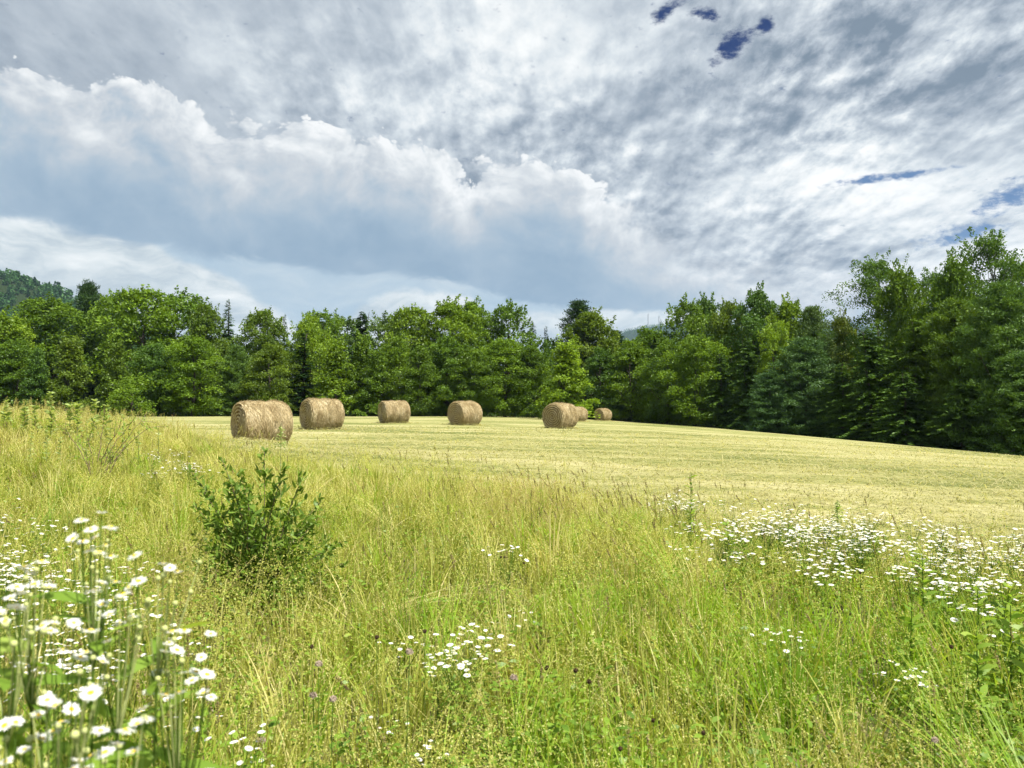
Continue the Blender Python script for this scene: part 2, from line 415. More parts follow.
def mast(px, D, py, label, wide):
    x, y, zt = spot(px, D, py); z0 = float(HZ(x, y)); h = zt - z0
    root = tag(link('communication_mast', None, (x, y, z0)), label, 'mast', 'masts on the distant hill')
    g = Geo()
    for k in range(3):
        a = k * 2.094 + .3
        g.tube([(math.cos(a) * wide, math.sin(a) * wide, 0), (math.cos(a) * wide * .45, math.sin(a) * wide * .45, h * .9)], .42, 5)
    for i in range(14):
        f0, f1 = i / 15 * .95, (i + 1) / 15 * .95; r0, r1 = wide * (1 - .55 * f0), wide * (1 - .55 * f1)
        for k in range(3):
            a, b = k * 2.094 + .3, (k + 1) * 2.094 + .3
            g.tube([(math.cos(a) * r0, math.sin(a) * r0, h * f0 * .95), (math.cos(b) * r1, math.sin(b) * r1, h * f1 * .95)], .20, 4)
    link('lattice_tower', g.mesh('lattice_tower', [mm_]), parent=root)
    g = Geo(); g.tube([(0, 0, h * .9), (0, 0, h)], [.6, .3], 6); link('antenna', g.mesh('antenna', [mm_]), parent=root)
    for zz, aa in ((.86, 0), (.84, 2.1), (.80, 4.2)):
        g = Geo(); c = np.array([math.cos(aa) * 2.2, math.sin(aa) * 2.2, h * zz]); g.tube([c - (0, 0, 2.2), c + (0, 0, 2.2)], .8, 6); link('antenna_panel', g.mesh('antenna_panel', [mm_]), parent=root)
mast(648.5, 3620, 312.5, 'taller of two thin grey masts on the far blue hill', 3.2)
mast(659.3, 3640, 315.0, 'shorter of two thin grey masts on the far blue hill, beside the spruce tip', 3.0)

# the air between here and the far hills
def haze():
    g = Geo(); x0, x1, y0, y1, z0, z1 = -5600, 5600, -5600, 6000, -40, 446
    c = [(x, y, z) for x in (x0, x1) for y in (y0, y1) for z in (z0, z1)]
    for q in ((0, 1, 3, 2), (4, 6, 7, 5), (0, 4, 5, 1), (2, 3, 7, 6), (0, 2, 6, 4), (1, 5, 7, 3)): g.quads([[c[i] for i in q]])
    m = bpy.data.materials.new('haze'); m.use_nodes = True; m.node_tree.nodes.clear(); n = N(m.node_tree)
    v = n.node('ShaderNodeVolumePrincipled'); v.inputs['Color'].default_value = (.52, .73, 1., 1); v.inputs['Density'].default_value = HAZE; v.inputs['Anisotropy'].default_value = .2
    n.put(n.node('ShaderNodeOutputMaterial').inputs['Volume'], v.outputs[0])
    tag(link('haze', g.mesh('haze', [m])), kind='stuff')
HAZE = .00007
if HAZE: haze()
# ------------------------------------------------------------------ trees
LEAF = foliage_material('tree_foliage', (.80, .86, .70), (.42, .50, .42), (1.2, 1.2, .9), .38, True)
NEEDLE = foliage_material('conifer_foliage', (.82, .86, .78), (.45, .52, .5), (1.25, 1.2, .95), .22, True)
BARK = bark_material('bark', (.030, .024, .018), (.085, .07, .054))
PALEBARK = bark_material('pale_bark', (.16, .145, .12), (.34, .32, .28))

def limbs(g, h, tops, r0, top=.9, seed=0, start=.18):
    """A tapered trunk with limbs running to the given clump centres."""
    r = np.random.default_rng(seed)
    k = np.linspace(0, 1, 8)
    bend = np.cumsum(r.normal(0, .012 * h, (8, 2)), 0) * k[:, None]
    tr = np.column_stack([bend[:, 0], bend[:, 1], k * h * top]); tr[0, 2] = -.25
    g.tube(tr, r0 * (1 - .85 * k) * (1 + .5 * np.exp(-k * 14)), 8)
    for c in tops:
        zs = np.clip(c[2] / h - r.uniform(.12, .30), start, top * .92)
        b = np.array([np.interp(zs, k * top, tr[:, i]) for i in range(3)])
        m = (b + c) / 2 + np.array([0, 0, -.06 * np.linalg.norm(c - b)]) + r.normal(0, .12, 3)
        rr = r0 * (1 - .8 * zs) * .38
        g.tube([b, m, c], [rr, rr * .65, rr * .2], 5)

def broadleaf(seed, h, w, prof, K=90, cr=1.15, per=150, leaf=.27, low=.02, top_shoots=20, flatk=.80, inner=.55):
    r = np.random.default_rng(seed); P, T, C = [], [], []
    ph = r.uniform(0, 6.28, 3)
    for i in range(K):
        f = low + (1 - low) * (i + r.random()) / K
        a = r.uniform(0, 2 * np.pi)
        e = np.interp(f, prof[0], prof[1]) * w / 2 * (1 + .16 * np.sin(3 * a + ph[0] + 4 * f) + .10 * np.sin(5 * a + ph[1]))
        rad = e * r.uniform(inner, 1.0)
        s = cr * r.uniform(.65, 1.3) * (.75 + .4 * np.interp(f, prof[0], prof[1]))
        c = np.array([rad * np.cos(a), rad * np.sin(a), f * h * .97])
        C.append(c)
        d = unit(r.normal(size=(per, 3))); d[:, 2] = np.where(d[:, 2] < -.25, -d[:, 2], d[:, 2])
        q = np.power(r.uniform(.12, 1, per), .45)[:, None]
        pp = c + d * q * s * np.array([1, 1, flatk])
        # drooping rim to each spray
        pp[:, 2] -= .10 * ((pp[:, 0] - c[0]) ** 2 + (pp[:, 1] - c[1]) ** 2) / max(s, .3)
        P.append(pp); T.append(np.clip(r.normal(.5, .17) + r.normal(0, .13, per), 0, 1))
    for i in range(top_shoots):
        f = r.uniform(.70, .98); a = r.uniform(0, 6.28)
        e = np.interp(f, prof[0], prof[1]) * w / 2 * r.uniform(.2, .95)
        n_ = 46; L = r.uniform(.7, 1.7); u = r.random(n_)
        ax = unit(np.array([np.cos(a) * .45, np.sin(a) * .45, 1.]))
        b = np.array([e * np.cos(a), e * np.sin(a), f * h])
        pp = b + ax * (u * L)[:, None] + r.normal(0, 1, (n_, 3)) * (.30 * (1 - u * .8))[:, None]
        P.append(pp); T.append(np.clip(r.normal(.62, .12) + r.normal(0, .12, n_), 0, 1))
    P = np.concatenate(P); T = np.concatenate(T)
    g = Geo(); g.quads(leaves(P, leaf, .6, .45, g=r), T)
    b = Geo(); limbs(b, h, [C[i] for i in r.choice(K, min(26, K), False)], h * .016 + .03, .88, seed)
    return g.mesh('crown', [LEAF]), b, h, w

def spruce(seed, h, w, step=.34, nb=9, leafL=.42, slope=.35, prof=None, irregular=.15):
    r = np.random.default_rng(seed); P, A, U, T = [], [], [], []
    z = .35
    while z < h - .1:
        f = z / h
        e = (w / 2) * (np.interp(f, prof[0], prof[1]) if prof else (1 - f) ** .85 * min(1., .7 + f * 3)) + .10
        k = max(4, int(nb * (.5 + .6 * (1 - f))))
        for j in range(k):
            a = r.uniform(0, 6.28); L = e * r.uniform(1 - irregular * 2.2, 1 + irregular)
            m = max(4, int(L * 9)); u = (np.arange(m) + r.random(m)) / m
            d = np.array([np.cos(a), np.sin(a)])
            zz = z + r.normal(0, .08) + L * (.10 * u - slope * u * u + .16 * u ** 4)
            base = np.column_stack([d[0] * L * u, d[1] * L * u, zz])
            t0 = np.clip(r.normal(.42, .12), 0, 1)
            for side in (-1, 1):
                perp = np.array([-d[1], d[0], 0]) * side
                P.append(base + r.normal(0, .05, (m, 3)))
                ax = unit(np.array([d[0], d[1], -.15]) * .75 + perp * r.uniform(.4, .95, (m, 1)) + r.normal(0, .18, (m, 3)))
                A.append(ax); U.append(leafL * (1.15 - .55 * u) * r.uniform(.7, 1.25, m) * min(1, .45 + L * .5))
                T.append(np.clip(t0 + .30 * (u - .5) + r.normal(0, .09, m), 0, 1))
        z += step * r.uniform(.75, 1.25) * (1.1 - .55 * f)
    P = np.concatenate(P); A = np.concatenate(A); U = np.concatenate(U)[:, None]; T = np.concatenate(T)
    nrm = unit(np.array([0, 0, 1.]) + r.normal(0, .45, (len(P), 3))); S = unit(np.cross(A, nrm)) * U * .22
    g = Geo(); g.quads(np.stack([P, P + A * U * .45 + S, P + A * U, P + A * U * .45 - S], 1), T)
    b = Geo(); limbs(b, h, [], h * .013 + .03, .98, seed)
    return g.mesh('crown', [NEEDLE]), b, h, w

def pine(seed, h, w, whorl=.85, low=.12, plume=60, nb=6, prof=((0, .1, .4, .75, 1), (.85, 1, .95, .6, .12)), needle=.34, up=.28, rnd=.3):
    """White pine: tiers of near level limbs that carry plumes of long needles, air between the tiers."""
    r = np.random.default_rng(seed); P, A, T, C = [], [], [], []
    z = h * low
    while z < h * .985:
        f = z / h; e = np.interp(f, prof[0], prof[1]) * w / 2
        a0 = r.uniform(0, 6.28)
        for j in range(nb):
            a = a0 + j * 6.28 / nb + r.normal(0, .25); L = max(.35, e * r.uniform(1 - rnd * 1.6, 1 + rnd * .6))
            t0 = np.clip(r.normal(.48, .14), 0, 1)
            kk = max(2, int(L * 2.4))
            for i in range(kk):
                u = (i + .8) / kk
                if u < .25: continue
                side = r.normal(0, .32 * (.3 + u * .7)) * min(L, 2.2) * .6
                c = np.array([np.cos(a) * L * u - np.sin(a) * side, np.sin(a) * L * u + np.cos(a) * side, z + up * L * u * u * .8 + r.normal(0, .10)])
                C.append(c) if i == kk - 1 else None
                d = unit(r.normal(size=(plume, 3)) + np.array([np.cos(a) * .5, np.sin(a) * .5, .55]))
                P.append(c + r.normal(0, 1, (plume, 3)) * np.array([.27, .27, .10]) ); A.append(d); T.append(np.clip(t0 + .22 * (u - .6) + r.normal(0, .1, plume), 0, 1))
        z += whorl * r.uniform(.7, 1.3) * (1.1 - .5 * f)
    P = np.concatenate(P); A = np.concatenate(A); T = np.concatenate(T); n_ = len(P)
    U = (needle * r.uniform(.6, 1.2, n_))[:, None]; S = unit(np.cross(A, rdir(n_, r))) * U * .13
    g = Geo(); g.quads(np.stack([P, P + A * U * .5 + S, P + A * U, P + A * U * .5 - S], 1), T)
    b = Geo(); limbs(b, h, [C[i] for i in r.choice(len(C), min(24, len(C)), False)], h * .015 + .04, .97, seed, .1)
    return g.mesh('crown', [NEEDLE]), b, h, w

OV = ((0, .08, .3, .55, .8, .93, 1), (.55, .8, 1, .98, .72, .42, .12))       # egg shaped, leafy to the ground
RO = ((0, .1, .35, .65, .85, .95, 1), (.45, .72, .95, 1, .80, .52, .2))      # rounded
PY = ((0, .08, .25, .5, .75, .92, 1), (.75, 1, .92, .66, .36, .14, .03))     # young, pyramidal
HI = ((0, .28, .45, .65, .82, .94, 1), (.1, .5, .85, 1, .85, .55, .22))      # high crown, bare below
CL = ((0, .1, .4, .7, .9, 1), (.8, 1, .95, .8, .5, .15))
KIND = {
    'maple': [broadleaf(11 + i, 14, 9, p, 135, 1.25, 170, .29, top_shoots=34, inner=.30) for i, p in enumerate((OV, RO, OV))],
    'ash':   [broadleaf(31 + i, 14, 8, RO, 84, 1.1, 120, .30, .02, 44, .7, .35) for i in range(2)],
    'birch': [broadleaf(41 + i, 18, 9.5, HI, 135, 1.15, 165, .22, .10, 34, .75, .25) for i in range(2)],
    'young': [broadleaf(51 + i, 8, 4.6, PY, 120, .66, 130, .21, top_shoots=34, inner=.25) for i in range(2)],
    'bush':  [broadleaf(61 + i, 4, 4, CL, 42, .62, 100, .19, top_shoots=22) for i in range(2)],
    'spruce': [spruce(71, 14, 5), spruce(72, 14, 4.4, .38)],
    'hemlock': [spruce(81 + i, 14, 9, .46, 12, .52, .42, ((0, .08, .3, .6, .85, 1), (.9, 1, .92, .66, .34, .05)), .28) for i in range(2)],
    'pine':  [pine(91, 15, 7.5), pine(92, 15, 8)],
    'softpine': [pine(95, 13, 8.5, .62, .02, 52, 8, ((0, .08, .35, .7, .92, 1), (.9, 1, .95, .72, .4, .1)), .36, .22), pine(96, 13, 8, .60, .02, 52, 8, ((0, .08, .35, .7, .92, 1), (.9, 1, .9, .62, .3, .08)), .34, .18)],
}
PROTO = {}
for k, lst in KIND.items():
    PROTO[k] = [(cr, b.mesh('trunk', [PALEBARK if k == 'birch' else BARK], True), h, w) for cr, b, h, w in lst]
NAME = {'maple': 'maple_tree', 'ash': 'ash_tree', 'birch': 'birch_tree', 'young': 'young_tree', 'bush': 'bush', 'spruce': 'spruce_tree', 'hemlock': 'hemlock_tree', 'pine': 'pine_tree', 'softpine': 'pine_tree'}
# leaf colours by name (albedo)
HUE = {'mid': (.135, .225, .028), 'bright': (.185, .285, .028), 'lime': (.25, .36, .034), 'olive': (.150, .222, .030), 'deep': (.115, .205, .038), 'dark': (.042, .088, .026), 'blue': (.088, .170, .054), 'grey': (.140, .215, .062), 'tan': (.155, .208, .038)}
def tree(px, top, D, kind, wpx, hue, label, group='trees along the edge of the wood', base=None):
    i = int(abs(px * 7 + top * 3)) % len(PROTO[kind])
    cr, tr, h0, w0 = PROTO[kind][i]
    x, y, z = spot(px, D)
    h = CAMZ + (HY - top) / F * D - z
    sw = wpx / F * D / w0; sh = h / h0
    root = tag(link(NAME[kind], None, (x, y, z - .03), (0, 0, (px * 1.7 + top) % 6.28), (sw, sw, sh)), label, 'bush' if kind == 'bush' else 'tree', group)
    link('trunk', tr, parent=root)
    c = link('crown', cr, parent=root)
    col = HUE[hue]; j = ((px * 13 + top * 5) % 17) / 17 - .5
    c.color = (col[0] * .9 * (1 + .14 * j), col[1] * .9 * (1 + .06 * j), col[2] * .9, 1)
    return root
TREES = [
 # far left
 (-75, 300, 106, 'maple', 110, 'mid', 'broad green maple just past the field of view at the left end of the wood'),
 (-20, 312, 101, 'maple', 80, 'bright', 'bright green maple cut by the left border of the photo'),
 (9, 318, 104, 'maple', 62, 'lime', 'yellow-green maple at the left border, under the wooded hill'),
 (46, 301, 112, 'maple', 92, 'mid', 'broad rounded maple standing directly below the wooded hill'),
 (87, 283, 120, 'softpine', 48, 'dark', 'dark blunt-topped pine rising beside the end of the wooded hill'),
 (112, 297, 114, 'ash', 56, 'bright', 'light green feathery tree right of the dark blunt-topped pine'),
 (142, 291, 108, 'maple', 88, 'bright', 'tallest bright green maple on the left skyline'),
 (180, 294, 114, 'ash', 78, 'mid', 'loose-crowned tree with sky showing through its top, left of the pointed spruce'),
 (206, 308, 108, 'maple', 58, 'olive', 'olive brown maple just left of the pointed spruce above the first bale'),
 (227, 299, 110, 'spruce', 42, 'blue', 'pointed dark spruce standing above the skyline over the largest bale'),
 (262, 312, 107, 'maple', 60, 'olive', 'olive-green upright maple between the pointed spruce and the second bale'),
 (284, 314, 126, 'spruce', 30, 'blue', 'small bluish spruce tip far back over the second bale from the left'),
 (308, 319, 106, 'maple', 52, 'lime', 'yellow-green maple above the second bale from the left'),
 (302, 331, 101, 'spruce', 50, 'dark', 'dark cone-shaped spruce in front, between first two bales'),
 (322, 312, 120, 'ash', 52, 'bright', 'airy tree with spiky top over the right end of the second bale'),
 (342, 318, 127, 'ash', 58, 'grey', 'grey-green airy tree far back, left of the dark pyramid-shaped hemlock'),
 (362, 309, 111, 'hemlock', 58, 'dark', 'dark pyramid-shaped hemlock on the skyline left of the third bale'),
 (388, 316, 124, 'ash', 60, 'grey', 'grey-green airy tree far back, right of the dark pyramid-shaped hemlock'),
 (412, 309, 109, 'maple', 60, 'bright', 'bright maple with one pointed leader above the third bale'),
 (447, 303, 108, 'maple', 84, 'bright', 'big bright maple with spiky twin tops left of the fourth bale'),
 (473, 304, 112, 'maple', 62, 'bright', 'narrow bright maple with spiky top straight above the fourth bale'),
 (509, 306, 113, 'ash', 60, 'mid', 'airy tree with fan of fine sprays against white cloud'),
 (533, 321, 118, 'spruce', 38, 'dark', 'dark narrow spruce left of the tall tiered pine'),
 (546, 326, 116, 'spruce', 28, 'dark', 'thinnest dark spruce tip next to the tall tiered pine'),
 (579, 299, 112, 'pine', 62, 'dark', 'tall tiered white pine at the middle of the skyline'),
 (593, 314, 108, 'maple', 74, 'olive', 'rounded olive maple in front of the tall tiered pine'),
 (616, 330, 111, 'pine', 44, 'dark', 'low dark pine at the left foot of the far blue hill'),
 (650, 331, 106, 'maple', 70, 'mid', 'rounded maple under the far blue hill and its masts'),
 (661, 319, 130, 'spruce', 12, 'blue', 'single thin spruce tip showing against the far blue hill'),
 (686, 303, 106, 'ash', 60, 'mid', 'loose leafy tree hiding the right end of the far blue hill'),
 (708, 300, 112, 'maple', 52, 'deep', 'dark maple top right of the far blue hill'),
 (730, 304, 99, 'maple', 54, 'olive', 'olive maple with twiggy pale sprays in the right half of the wood'),
 (756, 292, 94, 'maple', 62, 'deep', 'tall dark green pointed maple, highest before the gap in the right wood'),
 (792, 303, 91, 'maple', 66, 'bright', 'light green maple just left of the sky gap'),
 (814, 305, 88, 'softpine', 60, 'grey', 'spiky grey-green pine at the edge of the sky gap'),
 (840, 318, 89, 'maple', 48, 'tan', 'brownish-green low maple filling the sky gap'),
 (879, 259, 82, 'birch', 86, 'deep', 'tall round dark tree standing right of the sky gap'),
 (906, 272, 77, 'maple', 74, 'mid', 'mid-green maple in front of the tall round dark tree'),
 (936, 271, 86, 'birch', 66, 'deep', 'see-through tall tree between the two tallest crowns on the right'),
 (986, 236, 79, 'birch', 98, 'deep', 'tallest tree in the photo, airy crown against the sky at right'),
 (1030, 258, 81, 'birch', 74, 'deep', 'airy tall tree cut by the right border'),
 (960, 262, 72, 'maple', 70, 'mid', 'leafy maple at the foot of the tallest airy tree'),
 (1075, 246, 73, 'maple', 112, 'mid', 'wide maple just past the right border'),
 (1130, 268, 64, 'hemlock', 120, 'deep', 'wide hemlock beyond the right border'),
 (1200, 250, 60, 'maple', 130, 'mid', 'last maple of the wood far beyond the right border'),
 (-140, 308, 100, 'maple', 100, 'mid', 'last maple of the wood far beyond the left border'),
 # second storey, in front
 (14, 342, 99, 'maple', 62, 'mid', 'low maple with layered leaves at the left border behind the tall weeds'),
 (38, 354, 97, 'young', 36, 'deep', 'slim young tree left of the olive-tinted young tree'),
 (70, 341, 96.5, 'young', 50, 'olive', 'olive-tinted young tree behind the pale weeds on the bank'),
 (115, 347, 97, 'young', 42, 'olive', 'slim olive young tree left of the round bush'),
 (132, 382, 92, 'bush', 44, 'bright', 'round bright bush at the far left edge of the mown field'),
 (154, 345, 100, 'maple', 56, 'deep', 'shaded maple behind the round bright bush'),
 (193, 338, 98, 'maple', 64, 'bright', 'leafy lit maple left of the largest bale'),
 (236, 345, 101, 'softpine', 50, 'deep', 'drooping dark pine straight behind the largest bale'),
 (272, 346, 99, 'maple', 56, 'olive', 'olive maple with pale sprays between the first two bales'),
 (336, 343, 99, 'young', 54, 'bright', 'bright cone-shaped young maple right above the second bale'),
 (362, 337, 101, 'young', 44, 'mid', 'narrow pointed young maple below the dark pyramid-shaped hemlock'),
 (377, 352, 98, 'young', 42, 'mid', 'small young tree just left of the third bale'),
 (398, 340, 100, 'maple', 46, 'bright', 'bright upright maple above the third bale, in front'),
 (422, 347, 98, 'maple', 44, 'mid', 'small maple right of the third bale, layered and dark below'),
 (447, 338, 100, 'maple', 58, 'mid', 'rounded maple behind the fourth bale'),
 (475, 352, 98, 'maple', 50, 'mid', 'shaded layered maple just right of the fourth bale'),
 (505, 340, 100, 'maple', 62, 'bright', 'rounded bright maple in the second row between fourth and fifth bales'),
 (533, 347, 99, 'maple', 46, 'mid', 'leaning leafy maple left of the light pyramid-shaped tree'),
 (548, 348, 104, 'young', 26, 'deep', 'slim dark tree tucked behind the light pyramid-shaped tree'),
 (566, 345, 86, 'young', 62, 'lime', 'light green pyramid-shaped tree standing out behind the fifth bale'),
 (602, 350, 104, 'maple', 48, 'deep', 'dark leafy maple above the farthest small bale'),
 (632, 343, 103, 'maple', 58, 'bright', 'bright-topped maple right of the farthest small bale'),
 (668, 342, 97, 'maple', 56, 'mid', 'mid-green maple with dark foot in the right half of the wood'),
 (697, 337, 92, 'maple', 66, 'bright', 'light feathery round maple at the field edge right of the middle'),
 (722, 352, 90, 'hemlock', 52, 'deep', 'dark low hemlock right of the light feathery maple'),
 (748, 338, 88, 'hemlock', 58, 'deep', 'layered hemlock below the tall dark pointed maple'),
 (776, 322, 85, 'ash', 42, 'lime', 'yellow-green narrow tree among the dark ones at right'),
 (770, 372, 81, 'softpine', 58, 'blue', 'soft blue-green pine with boughs down to the field'),
 (806, 338, 81, 'softpine', 82, 'blue', 'big soft grey-green pine below the sky gap'),
 (842, 362, 77, 'hemlock', 66, 'deep', 'layered green hemlock right of the big soft pine'),
 (872, 328, 74, 'hemlock', 86, 'deep', 'wide layered hemlock below the tall round dark tree'),
 (918, 318, 71, 'hemlock', 92, 'mid', 'lighter layered hemlock with long drooping boughs'),
 (958, 300, 69, 'softpine', 92, 'mid', 'wide soft pine below the tallest airy tree'),
 (906, 372, 68, 'hemlock', 80, 'deep', 'low dark hemlock at the field edge with pale bough tips'),
 (1004, 284, 64, 'softpine', 104, 'deep', 'wide feathery pine at the right border'),
 (962, 374, 64.5, 'hemlock', 80, 'deep', 'low spreading hemlock close to the right border'),
 (1022, 352, 61, 'softpine', 92, 'deep', 'low feathery pine cut by the right border'),
 (1085, 310, 58, 'hemlock', 120, 'deep', 'layered hemlock outside the right border'),
]
for t in TREES: tree(*t)

def undergrowth():
    """Low leafy fringe along the foot of the wood: ferns, saplings and brambles that read as one dark mass."""
    r = np.random.default_rng(5); P, T = [], []
    for px in np.arange(-160, 1240, 2.2):
        px = px + r.normal(0, 2); D = float(np.interp(px, EDGE[:, 0], EDGE[:, 1])) - .3 + r.random() ** 1.5 * 7
        x, y, z = spot(px, D); h = r.uniform(1.0, 3.4) * (.55 + .09 * (D - float(np.interp(px, EDGE[:, 0], EDGE[:, 1])))); w = r.uniform(.7, 1.7)
        k = 75
        d = unit(r.normal(size=(k, 3))); d[:, 2] = np.abs(d[:, 2])
        P.append(np.array([x, y, z]) + d * np.power(r.random(k), .5)[:, None] * np.array([w, w, h])); T.append(np.clip(r.normal(.4, .18) + r.normal(0, .1, k), 0, 1))
    g = Geo(); g.quads(leaves(np.concatenate(P), .26, .6, .4, g=r), np.concatenate(T))
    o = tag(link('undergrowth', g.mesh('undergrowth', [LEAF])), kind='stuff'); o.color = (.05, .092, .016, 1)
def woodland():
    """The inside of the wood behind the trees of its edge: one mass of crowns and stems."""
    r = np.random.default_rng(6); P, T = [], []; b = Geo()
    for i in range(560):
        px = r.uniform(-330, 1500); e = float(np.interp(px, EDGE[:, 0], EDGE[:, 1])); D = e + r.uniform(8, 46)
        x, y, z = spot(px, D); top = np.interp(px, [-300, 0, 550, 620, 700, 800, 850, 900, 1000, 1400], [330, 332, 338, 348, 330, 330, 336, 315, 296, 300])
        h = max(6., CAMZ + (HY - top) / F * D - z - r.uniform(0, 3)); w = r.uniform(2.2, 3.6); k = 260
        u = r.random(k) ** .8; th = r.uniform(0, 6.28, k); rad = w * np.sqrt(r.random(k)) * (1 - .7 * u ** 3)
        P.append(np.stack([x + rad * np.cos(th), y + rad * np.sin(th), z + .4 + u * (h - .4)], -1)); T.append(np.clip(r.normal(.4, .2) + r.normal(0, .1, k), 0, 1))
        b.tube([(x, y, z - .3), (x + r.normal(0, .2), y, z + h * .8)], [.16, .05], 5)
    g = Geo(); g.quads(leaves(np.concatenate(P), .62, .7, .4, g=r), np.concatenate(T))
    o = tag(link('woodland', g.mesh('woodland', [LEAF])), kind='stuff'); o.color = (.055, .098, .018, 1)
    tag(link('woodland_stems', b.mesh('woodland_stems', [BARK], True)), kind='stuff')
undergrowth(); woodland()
# ------------------------------------------------------------------ meadow
GRASS = foliage_material('grass_blade', (.365, .388, .066), (.125, .200, .022), (.62, .55, .24), .42)
LUSH = foliage_material('lush_grass', (.26, .42, .03), (.17, .32, .02), (.38, .50, .06), .55)
TIMOTHY = foliage_material('timothy_head', (.22, .17, .075), (.12, .08, .045), (.36, .33, .14), .15)
SEED = foliage_material('seed_heads', (.55, .56, .17), (.37, .225, .15), (.66, .64, .30), .45)
STRAW = foliage_material('stubble', (.35, .335, .14), (.21, .235, .07), (.46, .435, .23), .5)
HERB = foliage_material('herb_leaf', (.20, .31, .035), (.10, .19, .022), (.38, .42, .08), .4)
FROTH = foliage_material('bedstraw_froth', (.50, .50, .115), (.33, .37, .06), (.64, .61, .22), .5)

def scatter(n_, r, d0, d1, px0=-130, px1=1154, power=-.25):
    """Points over the wedge of land in view (and a margin), denser close by; power: extra density falloff of D."""
    D = np.linspace(d0, d1, 4000); wgt = D ** (1 + power - 1.0); cdf = np.cumsum(wgt); cdf /= cdf[-1]
    y = np.interp(r.random(n_), cdf, D)
    px = r.uniform(px0, px1, n_); x = (px - CX) / F * y
    # a strip either side, so that the meadow goes on for someone who steps aside
    m = int(n_ * .42); near_ = D < 10; wn = wgt * near_; cn = np.cumsum(wn); cn /= cn[-1]
    ym = np.interp(r.random(m), cn, D); side = r.random(m) < .5; q = r.uniform(0, 2.8, m)
    xm = np.where(side, (px0 - CX) / F * ym - q, (px1 - CX) / F * ym + q)
    return np.concatenate([x, xm]), np.concatenate([y, ym])
def in_tall(x, y, r, edge=.8):
    return y < tall_y(x, y) + .4 + (fnoise(x / .8, y / .8, 5, 3) - .5) * 2.4 + np.abs(r.normal(0, edge * .8, len(x))) * (1 + y * .05)
def belt(x, y):
    """Grass thins and shortens towards the mown side."""
    return .42 + .58 * sm(.6, -2.6, y - tall_y(x, y))

def blade_spines(x, y, h, lean, ang, K, curve=1.8):
    t = np.linspace(0, 1, K)[None, :, None]
    base = np.stack([x, y, ground_z(x, y) - .02], -1)[:, None, :]
    d = np.stack([np.cos(ang), np.sin(ang), 0 * ang], -1)[:, None, :]
    up = np.array([0, 0, 1.])[None, None, :]
    H = h[:, None, None]; Lr = (lean * h)[:, None, None]
    return base + up * H * (t - .22 * np.minimum(lean, 1.2)[:, None, None] * t ** 3) + d * Lr * t ** curve

# patches of the meadow: how high it grows, how green or dry it is
def patch(x, y):
    dry = fnoise(x / 1.3 + 5, y / 1.7, 21, 3)
    px = column(x, y)
    fresh = np.exp(-((px - 880) / 190) ** 2 - ((y - 4.4) / 1.5) ** 2) + .8 * np.exp(-((px - 560) / 110) ** 2 - ((y - 2.3) / .5) ** 2) + .5 * np.exp(-((px - 100) / 150) ** 2 - ((y - 2.0) / .9) ** 2)
    tan = .9 * np.exp(-((px - 525) / 80) ** 2 - ((y - 8.8) / 1.2) ** 2) + .7 * np.exp(-((px - 170) / 50) ** 2 - ((y - 4.6) / .8) ** 2) + .6 * np.exp(-((px - 880) / 120) ** 2 - ((y - 2.0) / .35) ** 2) + .35 * sm(9, 16, y) * sm(420, 250, px)
    return dry, np.clip(fresh, 0, 1), np.clip(tan, 0, 1)

def forb(x, y):
    """Where broad-leaved plants push the grass aside."""
    px = column(x, y)
    w = .35 + .75 * np.exp(-((px - 470) / 150) ** 2 - ((y - 2.35) / .8) ** 2) + .6 * np.exp(-((px - 960) / 110) ** 2 - ((y - 3.0) / .9) ** 2) + .5 * np.exp(-((px - 300) / 90) ** 2 - ((y - 2.1) / .5) ** 2)
    return np.clip(w, 0, 1) * sm(.46, .60, fnoise(x / .42, y / .42, 71, 3)) * sm(9, 6, y)

